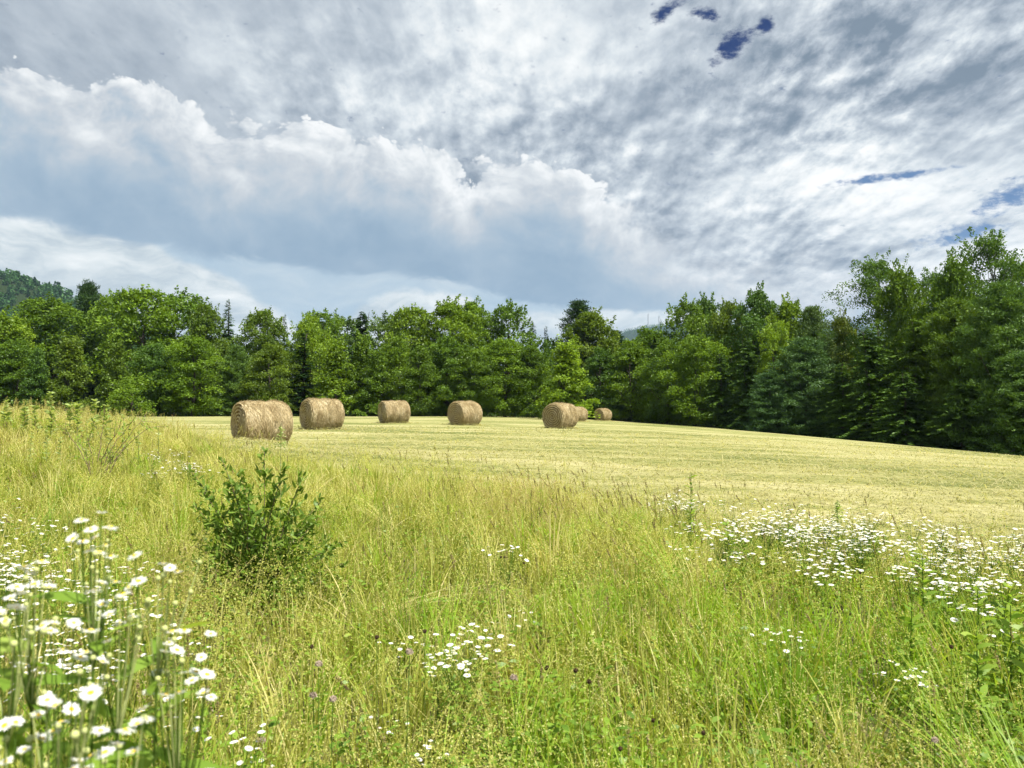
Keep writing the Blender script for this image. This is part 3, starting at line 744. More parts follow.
def build_meadow():
    r = np.random.default_rng(101); g = Geo()
    # leaves of grass
    x, y = scatter(150000, r, .95, 34, power=.05); k = in_tall(x, y, r) & ((fnoise(x / .33, y / .33, 39, 2) > .40) | (r.random(len(x)) < .35)); x, y = x[k], y[k]
    dry, fresh, tan = patch(x, y)
    thin = forb(x, y); k = r.random(len(x)) > .62 * thin; x, y, dry, fresh, tan = x[k], y[k], dry[k], fresh[k], tan[k]
    clump = fnoise(x / .28, y / .28, 33, 2)
    n_ = len(x)
    hh = (.20 + .28 * r.random(n_) ** .9 + .14 * (clump - .5) + .10 * fresh) * (1 - .12 * sm(5, 1.5, y))
    hh *= (.62 + .80 * fnoise(x / .75, y / .75, 34, 2)) * (1 - .38 * np.exp(-((column(x, y) - 262) / 75) ** 2 - ((y - 4.1) / .95) ** 2))
    hh *= belt(x, y)
    lush = r.random(n_) < fresh * .8
    lean = np.abs(r.normal(.42, .32, n_)); ang = r.uniform(0, 6.28, n_)
    wid = (.0021 + .0026 * r.random(n_)) * (1 + .055 * np.clip(y - 2, 0, 30))
    P = blade_spines(x, y, hh, lean, ang, 5)
    t = np.linspace(0, 1, 5)[None, :, None]
    tw = ang + np.pi / 2 + r.normal(0, .6, n_)
    S = np.stack([np.cos(tw), np.sin(tw), 0 * tw], -1)[:, None, :] * wid[:, None, None] * (1 - t ** 2.2 * .92)
    tint = np.clip(.42 + (fnoise(x / 2.1, y / 2.6, 91, 2) - .5) * .75 + (dry - .5) * .75 - .10 * fresh + .25 * tan + r.normal(0, .17, n_) + .10 * sm(3, 9, y), 0, 1)
    dead = r.random(n_) < .12; tint = np.where(dead, r.uniform(.85, 1, n_), tint)
    g.ribbons(P, S, tint, np.where(lush, 2, 0))
    # tussocks: tight fans of longer blades, some lodged over to one side
    K_ = 900; tx, ty_ = scatter(K_, r, 1.5, 16, power=.1); k = in_tall(tx, ty_, r, .5); tx, ty_ = tx[k], ty_[k]; K_ = len(tx); B = 44
    _, fr, tn = patch(tx, ty_)
    rep = lambda a: np.repeat(a, B)
    x = rep(tx) + r.normal(0, .045, K_ * B); y = rep(ty_) + r.normal(0, .045, K_ * B); n_ = K_ * B
    px = column(x, y); calm = 1 - .5 * np.exp(-((px - 262) / 75) ** 2 - ((y - 4.1) / .95) ** 2)
    hh = rep(.34 + .26 * r.random(K_)) * r.uniform(.55, 1.1, n_) * calm * belt(x, y)
    lodge = rep(np.where(r.random(K_) < .35, r.uniform(.4, 1.3, K_), 0.)); la = rep(r.uniform(0, 6.28, K_))
    ang = np.where((lodge > 0) & (r.random(n_) < .8), la + r.normal(0, .3, n_), np.arctan2(y - rep(ty_), x - rep(tx)))
    lean = np.abs(r.normal(.28, .2, n_)) + lodge * r.uniform(.5, 1, n_)
    P = blade_spines(x, y, hh, lean, ang, 6, 2.0); t = np.linspace(0, 1, 6)[None, :, None]; tw = ang + 1.57 + r.normal(0, .5, n_)
    wid = (.0022 + .0024 * r.random(n_)) * (1 + .05 * np.clip(y - 2, 0, 30))
    S = np.stack([np.cos(tw), np.sin(tw), 0 * tw], -1)[:, None, :] * wid[:, None, None] * (1 - t ** 2.5 * .93)
    kind = np.where(r.random(K_) < .35 + fr * .5, 2, 0); ct = np.clip(rep(r.normal(.5, .22, K_)) + r.normal(0, .12, n_) + rep(tn) * .2, 0, 1)
    g.ribbons(P, S, ct, rep(kind))
    # rank growth around the daisies at the near left
    n_ = 1500; y = r.uniform(.72, 1.7, n_); x = (r.uniform(-70, 235, n_) - CX) / F * y
    hh = r.uniform(.42, .86, n_) * np.where(y < .95, .9, 1); lean = np.abs(r.normal(.3, .2, n_)); ang = r.uniform(0, 6.28, n_)
    P = blade_spines(x, y, hh, lean, ang, 7); t = np.linspace(0, 1, 7)[None, :, None]; tw = ang + 1.57 + r.normal(0, .5, n_)
    S = np.stack([np.cos(tw), np.sin(tw), 0 * tw], -1)[:, None, :] * r.uniform(.0016, .0036, n_)[:, None, None] * (1 - t ** 2.4 * .94)
    g.ribbons(P, S, np.clip(r.normal(.5, .22, n_), 0, 1), np.where(r.random(n_) < .6, 2, 0))
    # flowering stalks: thin culm and a loose panicle
    x, y = scatter(34000, r, 1.25, 34, power=.15); k = in_tall(x, y, r, 1.6); x, y = x[k], y[k]
    dry, fresh, tan = patch(x, y); keep = r.random(len(x)) < np.clip(.62 + .5 * tan - .35 * fresh + (dry - .5) * .8, .08, 1); x, y, dry, tan = x[keep], y[keep], dry[keep], tan[keep]
    ex_ = np.concatenate([r.normal(525, 48, 900), r.normal(880, 70, 260), r.normal(175, 26, 160)]); ey_ = np.concatenate([np.clip(r.normal(8.9, .8, 900), 7, 10.6), r.normal(2.05, .2, 260), r.normal(4.6, .4, 160)])
    x = np.concatenate([x, (ex_ - CX) / F * ey_]); y = np.concatenate([y, ey_]); dry, _, tan = patch(x, y)
    n_ = len(x); h = (.30 + .34 * r.random(n_) ** 1.5) * (1 - .1 * sm(4, 1.6, y)) * (.5 + .5 * belt(x, y)); lean = np.abs(r.normal(.25, .18, n_)); ang = r.uniform(0, 6.28, n_)
    P = blade_spines(x, y, h, lean, ang, 5); tw = r.uniform(0, 6.28, n_)
    wid = .0011 * (1 + .09 * np.clip(y - 2, 0, 30))
    S = np.stack([np.cos(tw), np.sin(tw), 0 * tw], -1)[:, None, :] * wid[:, None, None] * np.ones((1, 5, 1))
    ct = np.clip(.45 + .35 * (dry - .3) + .2 * tan + r.normal(0, .12, n_), 0, 1)
    g.ribbons(P, S, ct, 0)
    tip = P[:, -1]; ax = unit(P[:, -1] - P[:, -2])
    M = 40; u = r.random((n_, M)); L = (.11 + .10 * r.random(n_))[:, None]
    spread = (.010 + .040 * r.random(n_) ** 1.5)[:, None] * (1 - u * .75)
    Q = tip[:, None] - ax[:, None] * (L * (1 - u) - .02)[..., None] + r.normal(0, 1, (n_, M, 3)) * spread[..., None] * np.array([1, 1, .6])
    sz = (.0072 * (1 + .085 * np.clip(y - 2, 0, 26)))[:, None] * np.ones((1, M))
    st = np.clip(.52 - .42 * tan[:, None] + r.normal(0, .13, (n_, 1)) + r.normal(0, .12, (n_, M)), 0, 1)
    V = leaves(Q.reshape(-1, 3), .0072, .42, .8, g=r)
    c = V.mean(1, keepdims=True); V = c + (V - c) * (sz.reshape(-1, 1, 1) / .0072)
    g.quads(V, st.ravel(), 1)
    # dense bristly heads (timothy), brownish, standing above the rest
    x, y = scatter(1500, r, 1.5, 16, power=.1); px = column(x, y)
    w_ = .25 + .75 * np.exp(-((px - 640) / 70) ** 2 - ((y - 5.6) / 1.4) ** 2) + .3 * np.exp(-((px - 560) / 60) ** 2 - ((y - 7.) / 1.2) ** 2) + .45 * np.exp(-((px - 180) / 50) ** 2 - ((y - 3.2) / .9) ** 2)
    k = in_tall(x, y, r) & (r.random(len(x)) < w_); x, y = x[k], y[k]
    for mx, sx_, md, sd, q in ((645, 38, 7.2, .9, 70), (560, 40, 8.6, .8, 26), (425, 25, 11., .8, 10), (185, 22, 3.0, .5, 26), (895, 60, 5.6, .7, 14)):
        ey_ = r.normal(md, sd, q); x = np.concatenate([x, (r.normal(mx, sx_, q) - CX) / F * ey_]); y = np.concatenate([y, ey_])
    n_ = len(x)
    h = .50 + .18 * r.random(n_); ang = r.uniform(2.2, 4.2, n_); lean = np.abs(r.normal(.22, .12, n_))
    P = blade_spines(x, y, h, lean, ang, 6)
    S = np.stack([np.ones(n_), 0 * x, 0 * x], -1)[:, None, :] * (.0013 * (1 + .06 * y))[:, None, None] * np.ones((1, 6, 1)); g.ribbons(P, S, .55, 0)
    tip = P[:, -1]; ax = unit(P[:, -1] - P[:, -2]); M = 60; fat = 1 + .07 * np.clip(y - 2, 0, 20)
    u = r.random((n_, M)); Q = tip[:, None] - ax[:, None] * ((.06 + .03 * r.random((n_, 1))) * (1 - u) - .01)[..., None] + rdir(n_ * M, r).reshape(n_, M, 3) * (.0042 * fat)[:, None, None]
    g.quads(leaves(Q.reshape(-1, 3), np.repeat(.008 * fat, M), .5, 1., g=r), np.clip(np.repeat(r.uniform(.1, .9, n_), M) + r.normal(0, .1, n_ * M), 0, 1), 3)
    tag(link('meadow_grass', g.mesh('meadow_grass', [GRASS, SEED, LUSH, TIMOTHY])), kind='stuff')
    # low broad leaves (clover, vetch) between the grass
    g = Geo(); x, y = scatter(52000, r, .9, 9, power=-.5); k = in_tall(x, y, r) & (fnoise(x / .5, y / .5, 44, 3) > .44); x, y = x[k], y[k]; n_ = len(x)
    z = ground_z(x, y) + (.06 + .34 * r.random(n_) ** .9) * np.where(y < 2.6, .95, 1)
    P = np.stack([x, y, z], -1)
    g.quads(leaves(P, .022, .55, .9, g=r), np.clip(.45 + (fnoise(x / .4, y / .4, 45, 2) - .5) * .9 + r.normal(0, .15, n_), 0, 1))
    tag(link('clover_leaves', g.mesh('clover_leaves', [HERB])), kind='stuff')
    # broader leaves in the gaps, on short stems
    g = Geo(); x, y = scatter(90000, r, 1.2, 9, power=-.4); k = in_tall(x, y, r) & (r.random(len(x)) < forb(x, y)); x, y = x[k], y[k]; n_ = len(x)
    z = ground_z(x, y) + .05 + .30 * r.random(n_) ** .8 * (.5 + fnoise(x / .3, y / .3, 72, 2))
    a = r.uniform(0, 6.28, n_); ax = unit(np.stack([np.cos(a), np.sin(a), r.uniform(.1, .9, n_)], -1)); L = r.uniform(.02, .055, n_); t = np.linspace(0, 1, 4)[None, :, None]
    P = np.stack([x, y, z], -1)[:, None] + ax[:, None] * L[:, None, None] * t - np.array([0, 0, 1.]) * (.35 * L)[:, None, None] * t ** 2
    S = unit(np.cross(ax, unit(np.array([0, 0, 1.]) + r.normal(0, .4, (n_, 3)))))[:, None] * (L * r.uniform(.14, .26, n_))[:, None, None] * np.array([.25, 1, .8, .06])[None, :, None]
    g.ribbons(P, S, np.clip(.22 + .5 * (fnoise(x / .5, y / .5, 73, 2) - .3) + r.normal(0, .14, n_), 0, 1))
    tag(link('weed_leaves', g.mesh('weed_leaves', [HERB])), kind='stuff')
    # yellow-green froth of bedstraw in drifts low in the foreground
    g = Geo(); P, T, SZ = [], [], []
    for i in range(5200):
        px = r.uniform(-80, 1100); D = 1.45 + 14 * r.random() ** 1.5
        if D > float(np.interp(px, TALL[:, 0], TALL[:, 1])): continue
        x0, y0, z0 = spot(px, D)
        want = fnoise(np.array([x0 / .55]), np.array([y0 / .55]), 51, 3)[0]
        near = math.exp(-((px - 440) / 130) ** 2 - ((D - 1.9) / .45) ** 2) + .7 * math.exp(-((px - 650) / 130) ** 2 - ((D - 1.8) / .4) ** 2) + .7 * math.exp(-((px - 920) / 150) ** 2 - ((D - 1.9) / .5) ** 2) + .3 * math.exp(-((px - 200) / 200) ** 2 - ((D - 4.6) / 1.2) ** 2)
        if r.random() > .05 + near + .62 * float(sm(.42, .62, want)) * float(sm(2.2, 4.5, D)): continue
        m = int(150 if D < 3.2 else 105); c = np.array([x0, y0, z0 + r.uniform(.20, .46) * (1 - .15 * (D < 2.4))])
        d = r.normal(0, 1, (m, 3)) * np.array([.065, .065, .05]) * r.uniform(.7, 1.3)
        P.append(c + d); SZ.append(np.full(m, .0058 * (1 + .15 * max(0, D - 1.6)))); T.append(np.clip(r.normal(.5, .18) + r.normal(0, .15, m), 0, 1))
    P = np.concatenate(P); g.quads(leaves(P, np.concatenate(SZ), .8, .8, g=r), np.concatenate(T))
    tag(link('bedstraw', g.mesh('bedstraw', [FROTH])), kind='stuff')
    # stubble and loose hay on the mown field
    g = Geo(); x, y = scatter(95000, r, 6, 45, power=-.8); k = ~in_tall(x, y, r, .4) & (y < edge_y(x, y) - 1); x, y = x[k], y[k]; n_ = len(x)
    rowv = vnoise(x * .05, y * .75 + 2.2 * vnoise(x * .07, y * .07, 8), 61)
    h = (.020 + .045 * r.random(n_)) * (.6 + .8 * rowv); ang = r.uniform(0, 6.28, n_); lean = np.abs(r.normal(.5, .6, n_))
    P = blade_spines(x, y, h, lean, ang, 3); tw = ang + 1.57
    S = np.stack([np.cos(tw), np.sin(tw), 0 * tw], -1)[:, None, :] * (.0022 + .00055 * y)[:, None, None] * (1 - np.linspace(0, 1, 3)[None, :, None] * .6)
    green = fnoise(x / 3., y / 1.6, 62, 3)
    g.ribbons(P, S, np.clip(.55 + (rowv - .5) * .5 + (green - .5) * .9 + r.normal(0, .18, n_), 0, 1))
    # wisps lying flat
    x, y = scatter(22000, r, 6, 40, power=-.8); k = ~in_tall(x, y, r, .4) & (y < edge_y(x, y) - 1); x, y = x[k], y[k]; n_ = len(x)
    a = r.uniform(0, 6.28, n_); L = .08 + .16 * r.random(n_); z = ground_z(x, y) + .02 + .05 * r.random(n_)
    c = np.stack([x, y, z], -1); d = np.stack([np.cos(a), np.sin(a), r.normal(0, .15, n_)], -1) * L[:, None]
    P = np.stack([c - d, c, c + d], 1); S = np.stack([-np.sin(a), np.cos(a), 0 * a], -1)[:, None] * (.0018 + .0004 * y)[:, None, None] * np.ones((1, 3, 1)); P[:, 1, 2] += .02
    g.ribbons(P, S, np.clip(r.normal(.85, .12, n_), 0, 1))
    # hay shed round the bales
    for px, D in ((262, 26.4), (322, 37.2), (394, 52), (465, 48.5), (560.5, 46.6), (577, 78), (603, 95)):
        bx, by, _ = spot(px, D); n_ = 420; a = r.uniform(0, 6.28, n_); q = .75 + np.abs(r.normal(0, .45, n_)); x, y = bx + q * np.cos(a), by + q * np.sin(a)
        a = r.uniform(0, 6.28, n_); L = r.uniform(.08, .2, n_); c = np.stack([x, y, ground_z(x, y) + .02 + .09 * r.random(n_) * (q < 1.1)], -1); d = np.stack([np.cos(a), np.sin(a), r.normal(0, .2, n_)], -1) * L[:, None]
        P = np.stack([c - d, c + [0, 0, .02], c + d], 1); S = np.stack([-np.sin(a), np.cos(a), 0 * a], -1)[:, None] * (.006 + .00015 * D) * np.ones((1, 3, 1)); g.ribbons(P, S, r.uniform(.5, 1, n_))
    tag(link('stubble', g.mesh('stubble', [STRAW])), kind='stuff')
build_meadow()
# ------------------------------------------------------------------ hay bales
def hay_material():
    m, n, out = material('hay')
    at = n.node('ShaderNodeAttribute', attribute_name='tint').outputs['Fac']
    p = n.node('ShaderNodeTexCoord').outputs['Object']
    f = n.noise(n.vmul(p, (30., 12., 12.)), 1., 5, .65)
    c = n.ramp(at, [(0., (.24, .17, .08)), (.35, (.46, .36, .195)), (.65, (.66, .555, .335)), (1., (.80, .71, .49))])
    c = n.mix(1., c, n.ramp(f, [(.3, (.62, .6, .56)), (.65, (1.1, 1.1, 1.1))]), 'MULTIPLY')
    d = n.node('ShaderNodeBsdfDiffuse'); n.put(d.inputs[0], c)
    t = n.node('ShaderNodeBsdfTranslucent'); n.put(t.inputs[0], c)
    s = n.node('ShaderNodeMixShader'); s.inputs[0].default_value = .15; n.put(s.inputs[1], d.outputs[0]); n.put(s.inputs[2], t.outputs[0])
    n.put(out, s.outputs[0]); return m
HAY = hay_material()
def bale_meshes(seed, rad=.75, L=1.56):
    r = np.random.default_rng(seed)
    ph = r.uniform(0, 6.28, 6)
    def radius(x, th):
        u = x / (L / 2)
        rr = rad * (1 - .030 * np.abs(u) ** 9)
        rr = rr + .010 * np.cos(u * 5.2 + ph[0]) + .012 * np.cos(u * 9.5 + ph[1]) - .026 * np.exp(-((u - .12 + .1 * np.cos(ph[2])) / .07) ** 2)
        rr = rr + .016 * np.sin(2 * th + ph[3]) + .014 * np.sin(5 * th + ph[4] + u * 2) + .028 * (fnoise(x * 5 + 50, th * 4 + 50, seed, 3) - .5)
        rr = rr - .045 * np.exp(-(((th - 1.5 * np.pi) % (2 * np.pi)) ** 2) / .10) * 0
        return rr
    # rolled side; axis along X, th = angle in the YZ plane
    x = np.linspace(-L / 2, L / 2, 46); th = np.linspace(0, 2 * np.pi, 96, endpoint=False)
    X, TH = np.meshgrid(x, th, indexing='ij'); RR = radius(X, TH) - .03
    Y, Z = RR * np.cos(TH), RR * np.sin(TH)
    Z = np.maximum(Z, -rad * .90)
    side = Geo(); side.grid(np.stack([X, Y, Z], -1), .28 + .2 * fnoise(X * 6 + 20, TH * 7 + 20, seed + 1, 3), close=True)
    # strands wound round the roll
    n_ = 14000; xs = r.uniform(-L / 2, L / 2, n_); t0 = r.uniform(0, 2 * np.pi, n_); dl = r.uniform(.10, .34, n_) / rad; dx = r.normal(0, .05, n_)
    s = np.linspace(-.5, .5, 4)[None]
    TT = t0[:, None] + dl[:, None] * s; XX = np.clip(xs[:, None] + dx[:, None] * s * 2, -L / 2 - .01, L / 2 + .01)
    lift = np.abs(r.normal(0, .012, n_))[:, None] + .030 * r.random((n_, 1)) ** 4 * (s + .5) ** 2 * 3
    rr = radius(XX, TT) - .012 + lift
    P = np.stack([XX, rr * np.cos(TT), np.maximum(rr * np.sin(TT), -rad * .925)], -1)
    nrm = np.stack([0 * TT, np.cos(TT), np.sin(TT)], -1); tang = np.gradient(P, axis=1); S = unit(np.cross(tang, nrm) + .5 * r.normal(0, 1, (n_, 1, 3)) * .6)
    S = S * (.003 + .0035 * r.random(n_))[:, None, None] * np.array([.5, 1, 1, .35])[None, :, None]
    band = .5 + .5 * np.sin(xs * 7 + ph[5]) * .4
    side.ribbons(P, S, np.clip(.60 + .25 * (band - .5) + .6 * (fnoise(xs * 4 + 30, t0 * 2.2 + 30, seed + 9, 2) - .5) + r.normal(0, .16, n_), 0, 1))
    ends = []
    for sg in (-1, 1):
        g = Geo()
        q = np.linspace(.0, 1, 40) ** .9; Q, TH2 = np.meshgrid(q, th, indexing='ij')
        edge = radius(sg * L / 2 + 0 * TH2, TH2) - .03
        rho = Q * edge
        spiral = np.sin(2 * np.pi * (rho / .12 - sg * TH2 / (2 * np.pi)))
        xx = sg * (L / 2 - .035 * Q ** 8 + .030 * spiral * sm(.05, .2, Q) * sm(1, .9, Q) + .03 * (fnoise(rho * np.cos(TH2) * 9 + 40, rho * np.sin(TH2) * 9 + 40, seed + 3, 3) - .5) + .035 * (1 - Q))
        ZZ = np.maximum(rho * np.sin(TH2), -rad * .90)
        g.grid(np.stack([xx, rho * np.cos(TH2), ZZ], -1), np.clip(.30 + .30 * spiral, 0, 1), close=True)
        n2 = 3200; ro = rad * np.sqrt(r.random(n2)) * .97; t0 = r.uniform(0, 2 * np.pi, n2); ln = r.uniform(.07, .26, n2)
        TT = t0[:, None] + (ln / np.maximum(ro, .12))[:, None] * s; ro_ = ro[:, None] + r.normal(0, .012, n2)[:, None] * s * 2
        ring = .5 + .5 * np.sin(2 * np.pi * (ro_ / .12 - sg * TT / (2 * np.pi)))
        xr = sg * (L / 2 + .004 + .038 * ring + .03 * r.random((n2, 1)) ** 3 + .030 * (1 - ro_ / rad))
        P = np.stack([xr, ro_ * np.cos(TT), np.maximum(ro_ * np.sin(TT), -rad * .925)], -1)
        S = unit(np.cross(np.gradient(P, axis=1), np.array([sg, 0, 0.])) + r.normal(0, .3, (n2, 1, 3))) * (.004 + .004 * r.random(n2))[:, None, None] * np.array([.5, 1, 1, .35])[None, :, None]
        g.ribbons(P, S, np.clip(.06 + .80 * ring.mean(1) + r.normal(0, .13, n2), 0, 1))
        ends.append(g.mesh('spiral_end', [HAY]))
    loose = Geo(); n3 = 520
    xs = r.uniform(-L / 2, L / 2, n3); t0 = r.uniform(0, 2 * np.pi, n3); rr = radius(xs, t0) - .01
    b = np.stack([xs, rr * np.cos(t0), np.maximum(rr * np.sin(t0), -rad * .91)], -1); d = unit(np.stack([0 * xs, np.cos(t0), np.sin(t0)], -1) * .55 + rdir(n3, r)) * r.uniform(.05, .13, n3)[:, None]
    P = np.stack([b, b + d * .6, b + d + np.array([0, 0, -.02])], 1); P[..., 2] = np.maximum(P[..., 2], -rad * .925)
    loose.ribbons(P, unit(np.cross(d, rdir(n3, r)))[:, None] * np.array([.004, .0035, .001])[None, :, None], np.clip(r.normal(.75, .15, n3), 0, 1))
    return side.mesh('rolled_side', [HAY]), ends, loose.mesh('loose_straw', [HAY])
BALES = [bale_meshes(301), bale_meshes(302), bale_meshes(303)]
def bale(px, D, base, cosv, height, label, kind):
    """cosv: how much the left end faces the viewer; height: height in the photo in rows, sets the size."""
    side, ends, loose = BALES[kind]
    x, y, z = spot(px, D)
    s = height / F * D / 1.49
    view = math.atan2(-y, -x); a = view - math.acos(cosv)           # the left end points back to us
    root = tag(link('hay_bale', None, (x, y, z), (0, 0, a + math.pi), (s, s, s)), label, 'hay bale', 'round hay bales on the mown field')
    for nm, me in (('rolled_side', side), ('spiral_end', ends[0]), ('spiral_end', ends[1]), ('loose_straw', loose)):
        p = link(nm, me, (0, 0, .685), parent=root)
        if nm == 'loose_straw': p['kind'] = 'stuff'
bale(262, 26.4, 442, .40, 42.5, 'largest round hay bale, nearest to the tall grass at left', 0)
bale(322, 37.2, 431, .44, 31, 'second largest hay bale, just right of the largest one', 1)
bale(394, 52.0, 421, .40, 23, 'small hay bale alone, side-on, third from the left', 2)
bale(465, 48.5, 425, .70, 24, 'hay bale with a seam down its middle, fourth from the left', 0)
bale(560.5, 46.6, 428, .82, 25.5, 'hay bale showing its round spiral end, hiding another bale behind it', 1)
bale(577, 78, 420.5, .80, 15, 'hay bale half hidden behind the one with the spiral end', 2)
bale(603, 95, 421, .80, 12.5, 'smallest and farthest hay bale, near the foot of the wood', 0)
# ------------------------------------------------------------------ flowers, shrubs and weeds
def plain(name, col, rough=.8, trans=0.):
    m, n, out = material(name)
    p = n.node('ShaderNodeTexCoord').outputs['Object']; f = n.noise(p, 60., 3, .6)
    c = n.mix(f, tuple(v * .82 for v in col), tuple(min(1, v * 1.12) for v in col))
    d = n.node('ShaderNodeBsdfDiffuse'); n.put(d.inputs[0], c)
    if trans:
        t = n.node('ShaderNodeBsdfTranslucent'); n.put(t.inputs[0], c)
        s = n.node('ShaderNodeMixShader'); s.inputs[0].default_value = trans; n.put(s.inputs[1], d.outputs[0]); n.put(s.inputs[2], t.outputs[0]); n.put(out, s.outputs[0])
    else: n.put(out, d.outputs[0])
    return m
PETAL = plain('white_petal', (.80, .80, .76), trans=.3); BUD = plain('flower_bud', (.42, .46, .18)); YOLK = plain('yellow_disc', (.72, .50, .03)); STEM = plain('green_stem', (.125, .21, .035), trans=.3)
DEAD = plain('dead_head', (.065, .043, .025)); PINK = plain('pink_clover', (.40, .32, .25), trans=.2); TWIG = plain('brown_twig', (.17, .125, .085)); DRYSTEM = plain('dry_stem', (.24, .26, .10))
SHRUB = foliage_material('shrub_leaf', (.155, .25, .034), (.075, .145, .022), (.25, .34, .065), .42)
WEED = foliage_material('weed_leaf', (.22, .34, .045), (.13, .24, .03), (.34, .44, .08), .5)
PALEWEED = foliage_material('pale_weed_leaf', (.33, .42, .13), (.20, .30, .07), (.50, .54, .24), .45)

def petals_mesh(seed, rad, rays=34, tilt=.12):
    r = np.random.default_rng(seed); g = Geo(); a = np.arange(rays) / rays * 6.28 + r.normal(0, .05, rays); L = rad * r.uniform(.85, 1.08, rays)
    d = np.stack([np.cos(a), np.sin(a), 0 * a], -1); s = np.stack([-np.sin(a), np.cos(a), 0 * a], -1)
    dz = r.normal(tilt, .10, rays)[:, None]
    up = np.array([0, 0, 1.])
    b = d * rad * .26; m = d * (L * .65)[:, None] + up * (L[:, None] * .65 * dz); t = d * L[:, None] + up * (L[:, None] * (dz - .06))
    P = np.stack([b, m, t], 1); S = s[:, None] * np.array([.030, .095, .050])[None, :, None] * rad * 1.1
    g.ribbons(P, S, .5); return g.mesh('blossom', [PETAL])
def disc_mesh(rad):
    g = Geo(); q = np.linspace(0, 1, 6); th = np.linspace(0, 6.2832, 14, endpoint=False); Q, T = np.meshgrid(q, th, indexing='ij')
    g.grid(np.stack([Q * rad * np.cos(T), Q * rad * np.sin(T), rad * .55 * (1 - Q ** 2) + .0006 + .05 * rad * np.sin(9 * T) * Q], -1), close=True); return g.mesh('yellow_centre', [YOLK], True)
BLOSSOM = [petals_mesh(1, .0105), petals_mesh(2, .0112, 38, .05), petals_mesh(3, .0100, 30, .3)]
DISC = disc_mesh(.0037)
def curve3(a, b, sag, k=6):
    t = np.linspace(0, 1, k)[:, None]; m = (np.asarray(a) + np.asarray(b)) / 2 + np.asarray(sag)
    return (1 - t) ** 2 * np.asarray(a) + 2 * t * (1 - t) * m + t * t * np.asarray(b)
def leaf_blades(base, ax, L, W, g, tint, r, K=5, bend=.35):
    """Pointed leaves that arch over."""
    n_ = len(base); t = np.linspace(0, 1, K)[None, :, None]
    P = base[:, None] + ax[:, None] * L[:, None, None] * t + np.array([0, 0, -1.]) * (bend * L)[:, None, None] * t ** 2
    side = unit(np.cross(ax, unit(np.array([0, 0, 1.]) + r.normal(0, .5, (n_, 3)))))
    g.ribbons(P, side[:, None] * W[:, None, None] * np.sin(np.clip(.12 + t * .9, 0, 1) * np.pi) ** .8 * .5, tint)

def fleabane(D, base_px, heads, label, seed):
    """A near plant: heads are (column, row) of its blossoms; stems meet below and run to the ground."""
    r = np.random.default_rng(seed)
    hp = np.array([spot(px, D + r.normal(0, .035), py) for px, py in heads])
    bx, by, bz = spot(base_px, D + .04)
    root = tag(link('fleabane_plant', None, (bx, by, bz)), label, 'daisy plant', 'white daisies in the near left corner')
    o = np.array([bx, by, bz]); hp = hp - o
    top = hp[:, 2].min() - .07; cen = hp.mean(0)
    fork = np.array([cen[0] * .75, cen[1] * .75, max(.2, top - .08)])
    g = Geo(); g.tube(curve3((0, 0, -.02), fork, (-fork[0] * .2, 0, 0)), np.linspace(.0021, .0016, 6), 6)
    for p in hp: g.tube(curve3(fork, p + (0, 0, -.003), (0, 0, -.02) + (p - fork) * np.array([.25, .25, -.1]), 5), np.linspace(.0011, .0007, 5), 5)
    link('stem', g.mesh('stem', [STEM]), parent=root)
    g = Geo(); k = 36; f = np.linspace(.25, 1.08, k)[:, None]; a = r.uniform(0, 6.28, k)
    leaf_blades(fork * f, np.stack([np.cos(a), np.sin(a), .45 + 0 * a], -1), .07 + .09 * (1 - f[:, 0]) + .03 * r.random(k), .014 + .014 * r.random(k), g, np.clip(r.normal(.5, .2, k), 0, 1), r)
    link('leaves', g.mesh('leaves', [WEED]), parent=root)
    g = Geo()
    for k in range(7):
        p = hp[r.integers(len(hp))] + r.normal(0, .022, 3) + np.array([0, 0, -.02]); g.tube(curve3(fork, p, (0, 0, -.01), 4), [.0012, .001, .0008, .0007], 4)
        q, t = np.meshgrid(np.linspace(0, np.pi, 6), np.linspace(0, 6.2832, 8, endpoint=False), indexing='ij'); b_ = r.uniform(.0026, .0044)
        g.grid(p + np.stack([b_ * np.sin(q) * np.cos(t), b_ * np.sin(q) * np.sin(t), b_ * np.cos(q)], -1), close=True)
    link('buds', g.mesh('buds', [BUD], True), parent=root)
    for i, p in enumerate(hp):
        b = link('blossom', BLOSSOM[r.integers(3)], p, (r.normal(-.12, .22), r.normal(.05, .22), r.uniform(0, 6.28)), (r.uniform(.68, 1.0),) * 3, root)
        link('yellow_centre', DISC, parent=b)
fleabane(1.02, 98, [(83, 520), (103, 513), (93, 529), (112, 527), (85, 541), (97, 537), (108, 545), (92, 549), (102, 552), (113, 556), (75, 538)], 'tallest daisy plant at left, with a stacked white head below the grass horizon', 1)
fleabane(.98, 40, [(28, 566), (44, 561), (33, 573), (20, 586), (37, 583), (52, 586)], 'daisy plant with a few flat heads near the left border, level with the shrub foot', 2)
fleabane(.96, 12, [(14, 597), (20, 606), (8, 620), (3, 612), (24, 592)], 'daisy plant cut by the left border, three heads stacked', 3)
fleabane(1.0, 128, [(104, 582), (118, 581), (131, 586), (141, 580), (126, 593), (105, 603), (112, 613), (136, 616), (96, 590), (123, 622)], 'daisy plant with a wide white row of heads and two lower blossoms', 4)
fleabane(1.05, 150, [(137, 555), (172, 567), (165, 563), (180, 571)], 'sparse daisy plant whose four heads stand left of the shrub', 5)
fleabane(.93, 60, [(46, 624), (58, 622), (77, 621), (54, 629), (66, 648), (90, 650), (84, 655), (72, 664), (106, 659), (111, 640), (94, 629)], 'daisy plant with crowded heads in the middle of the left corner', 6)
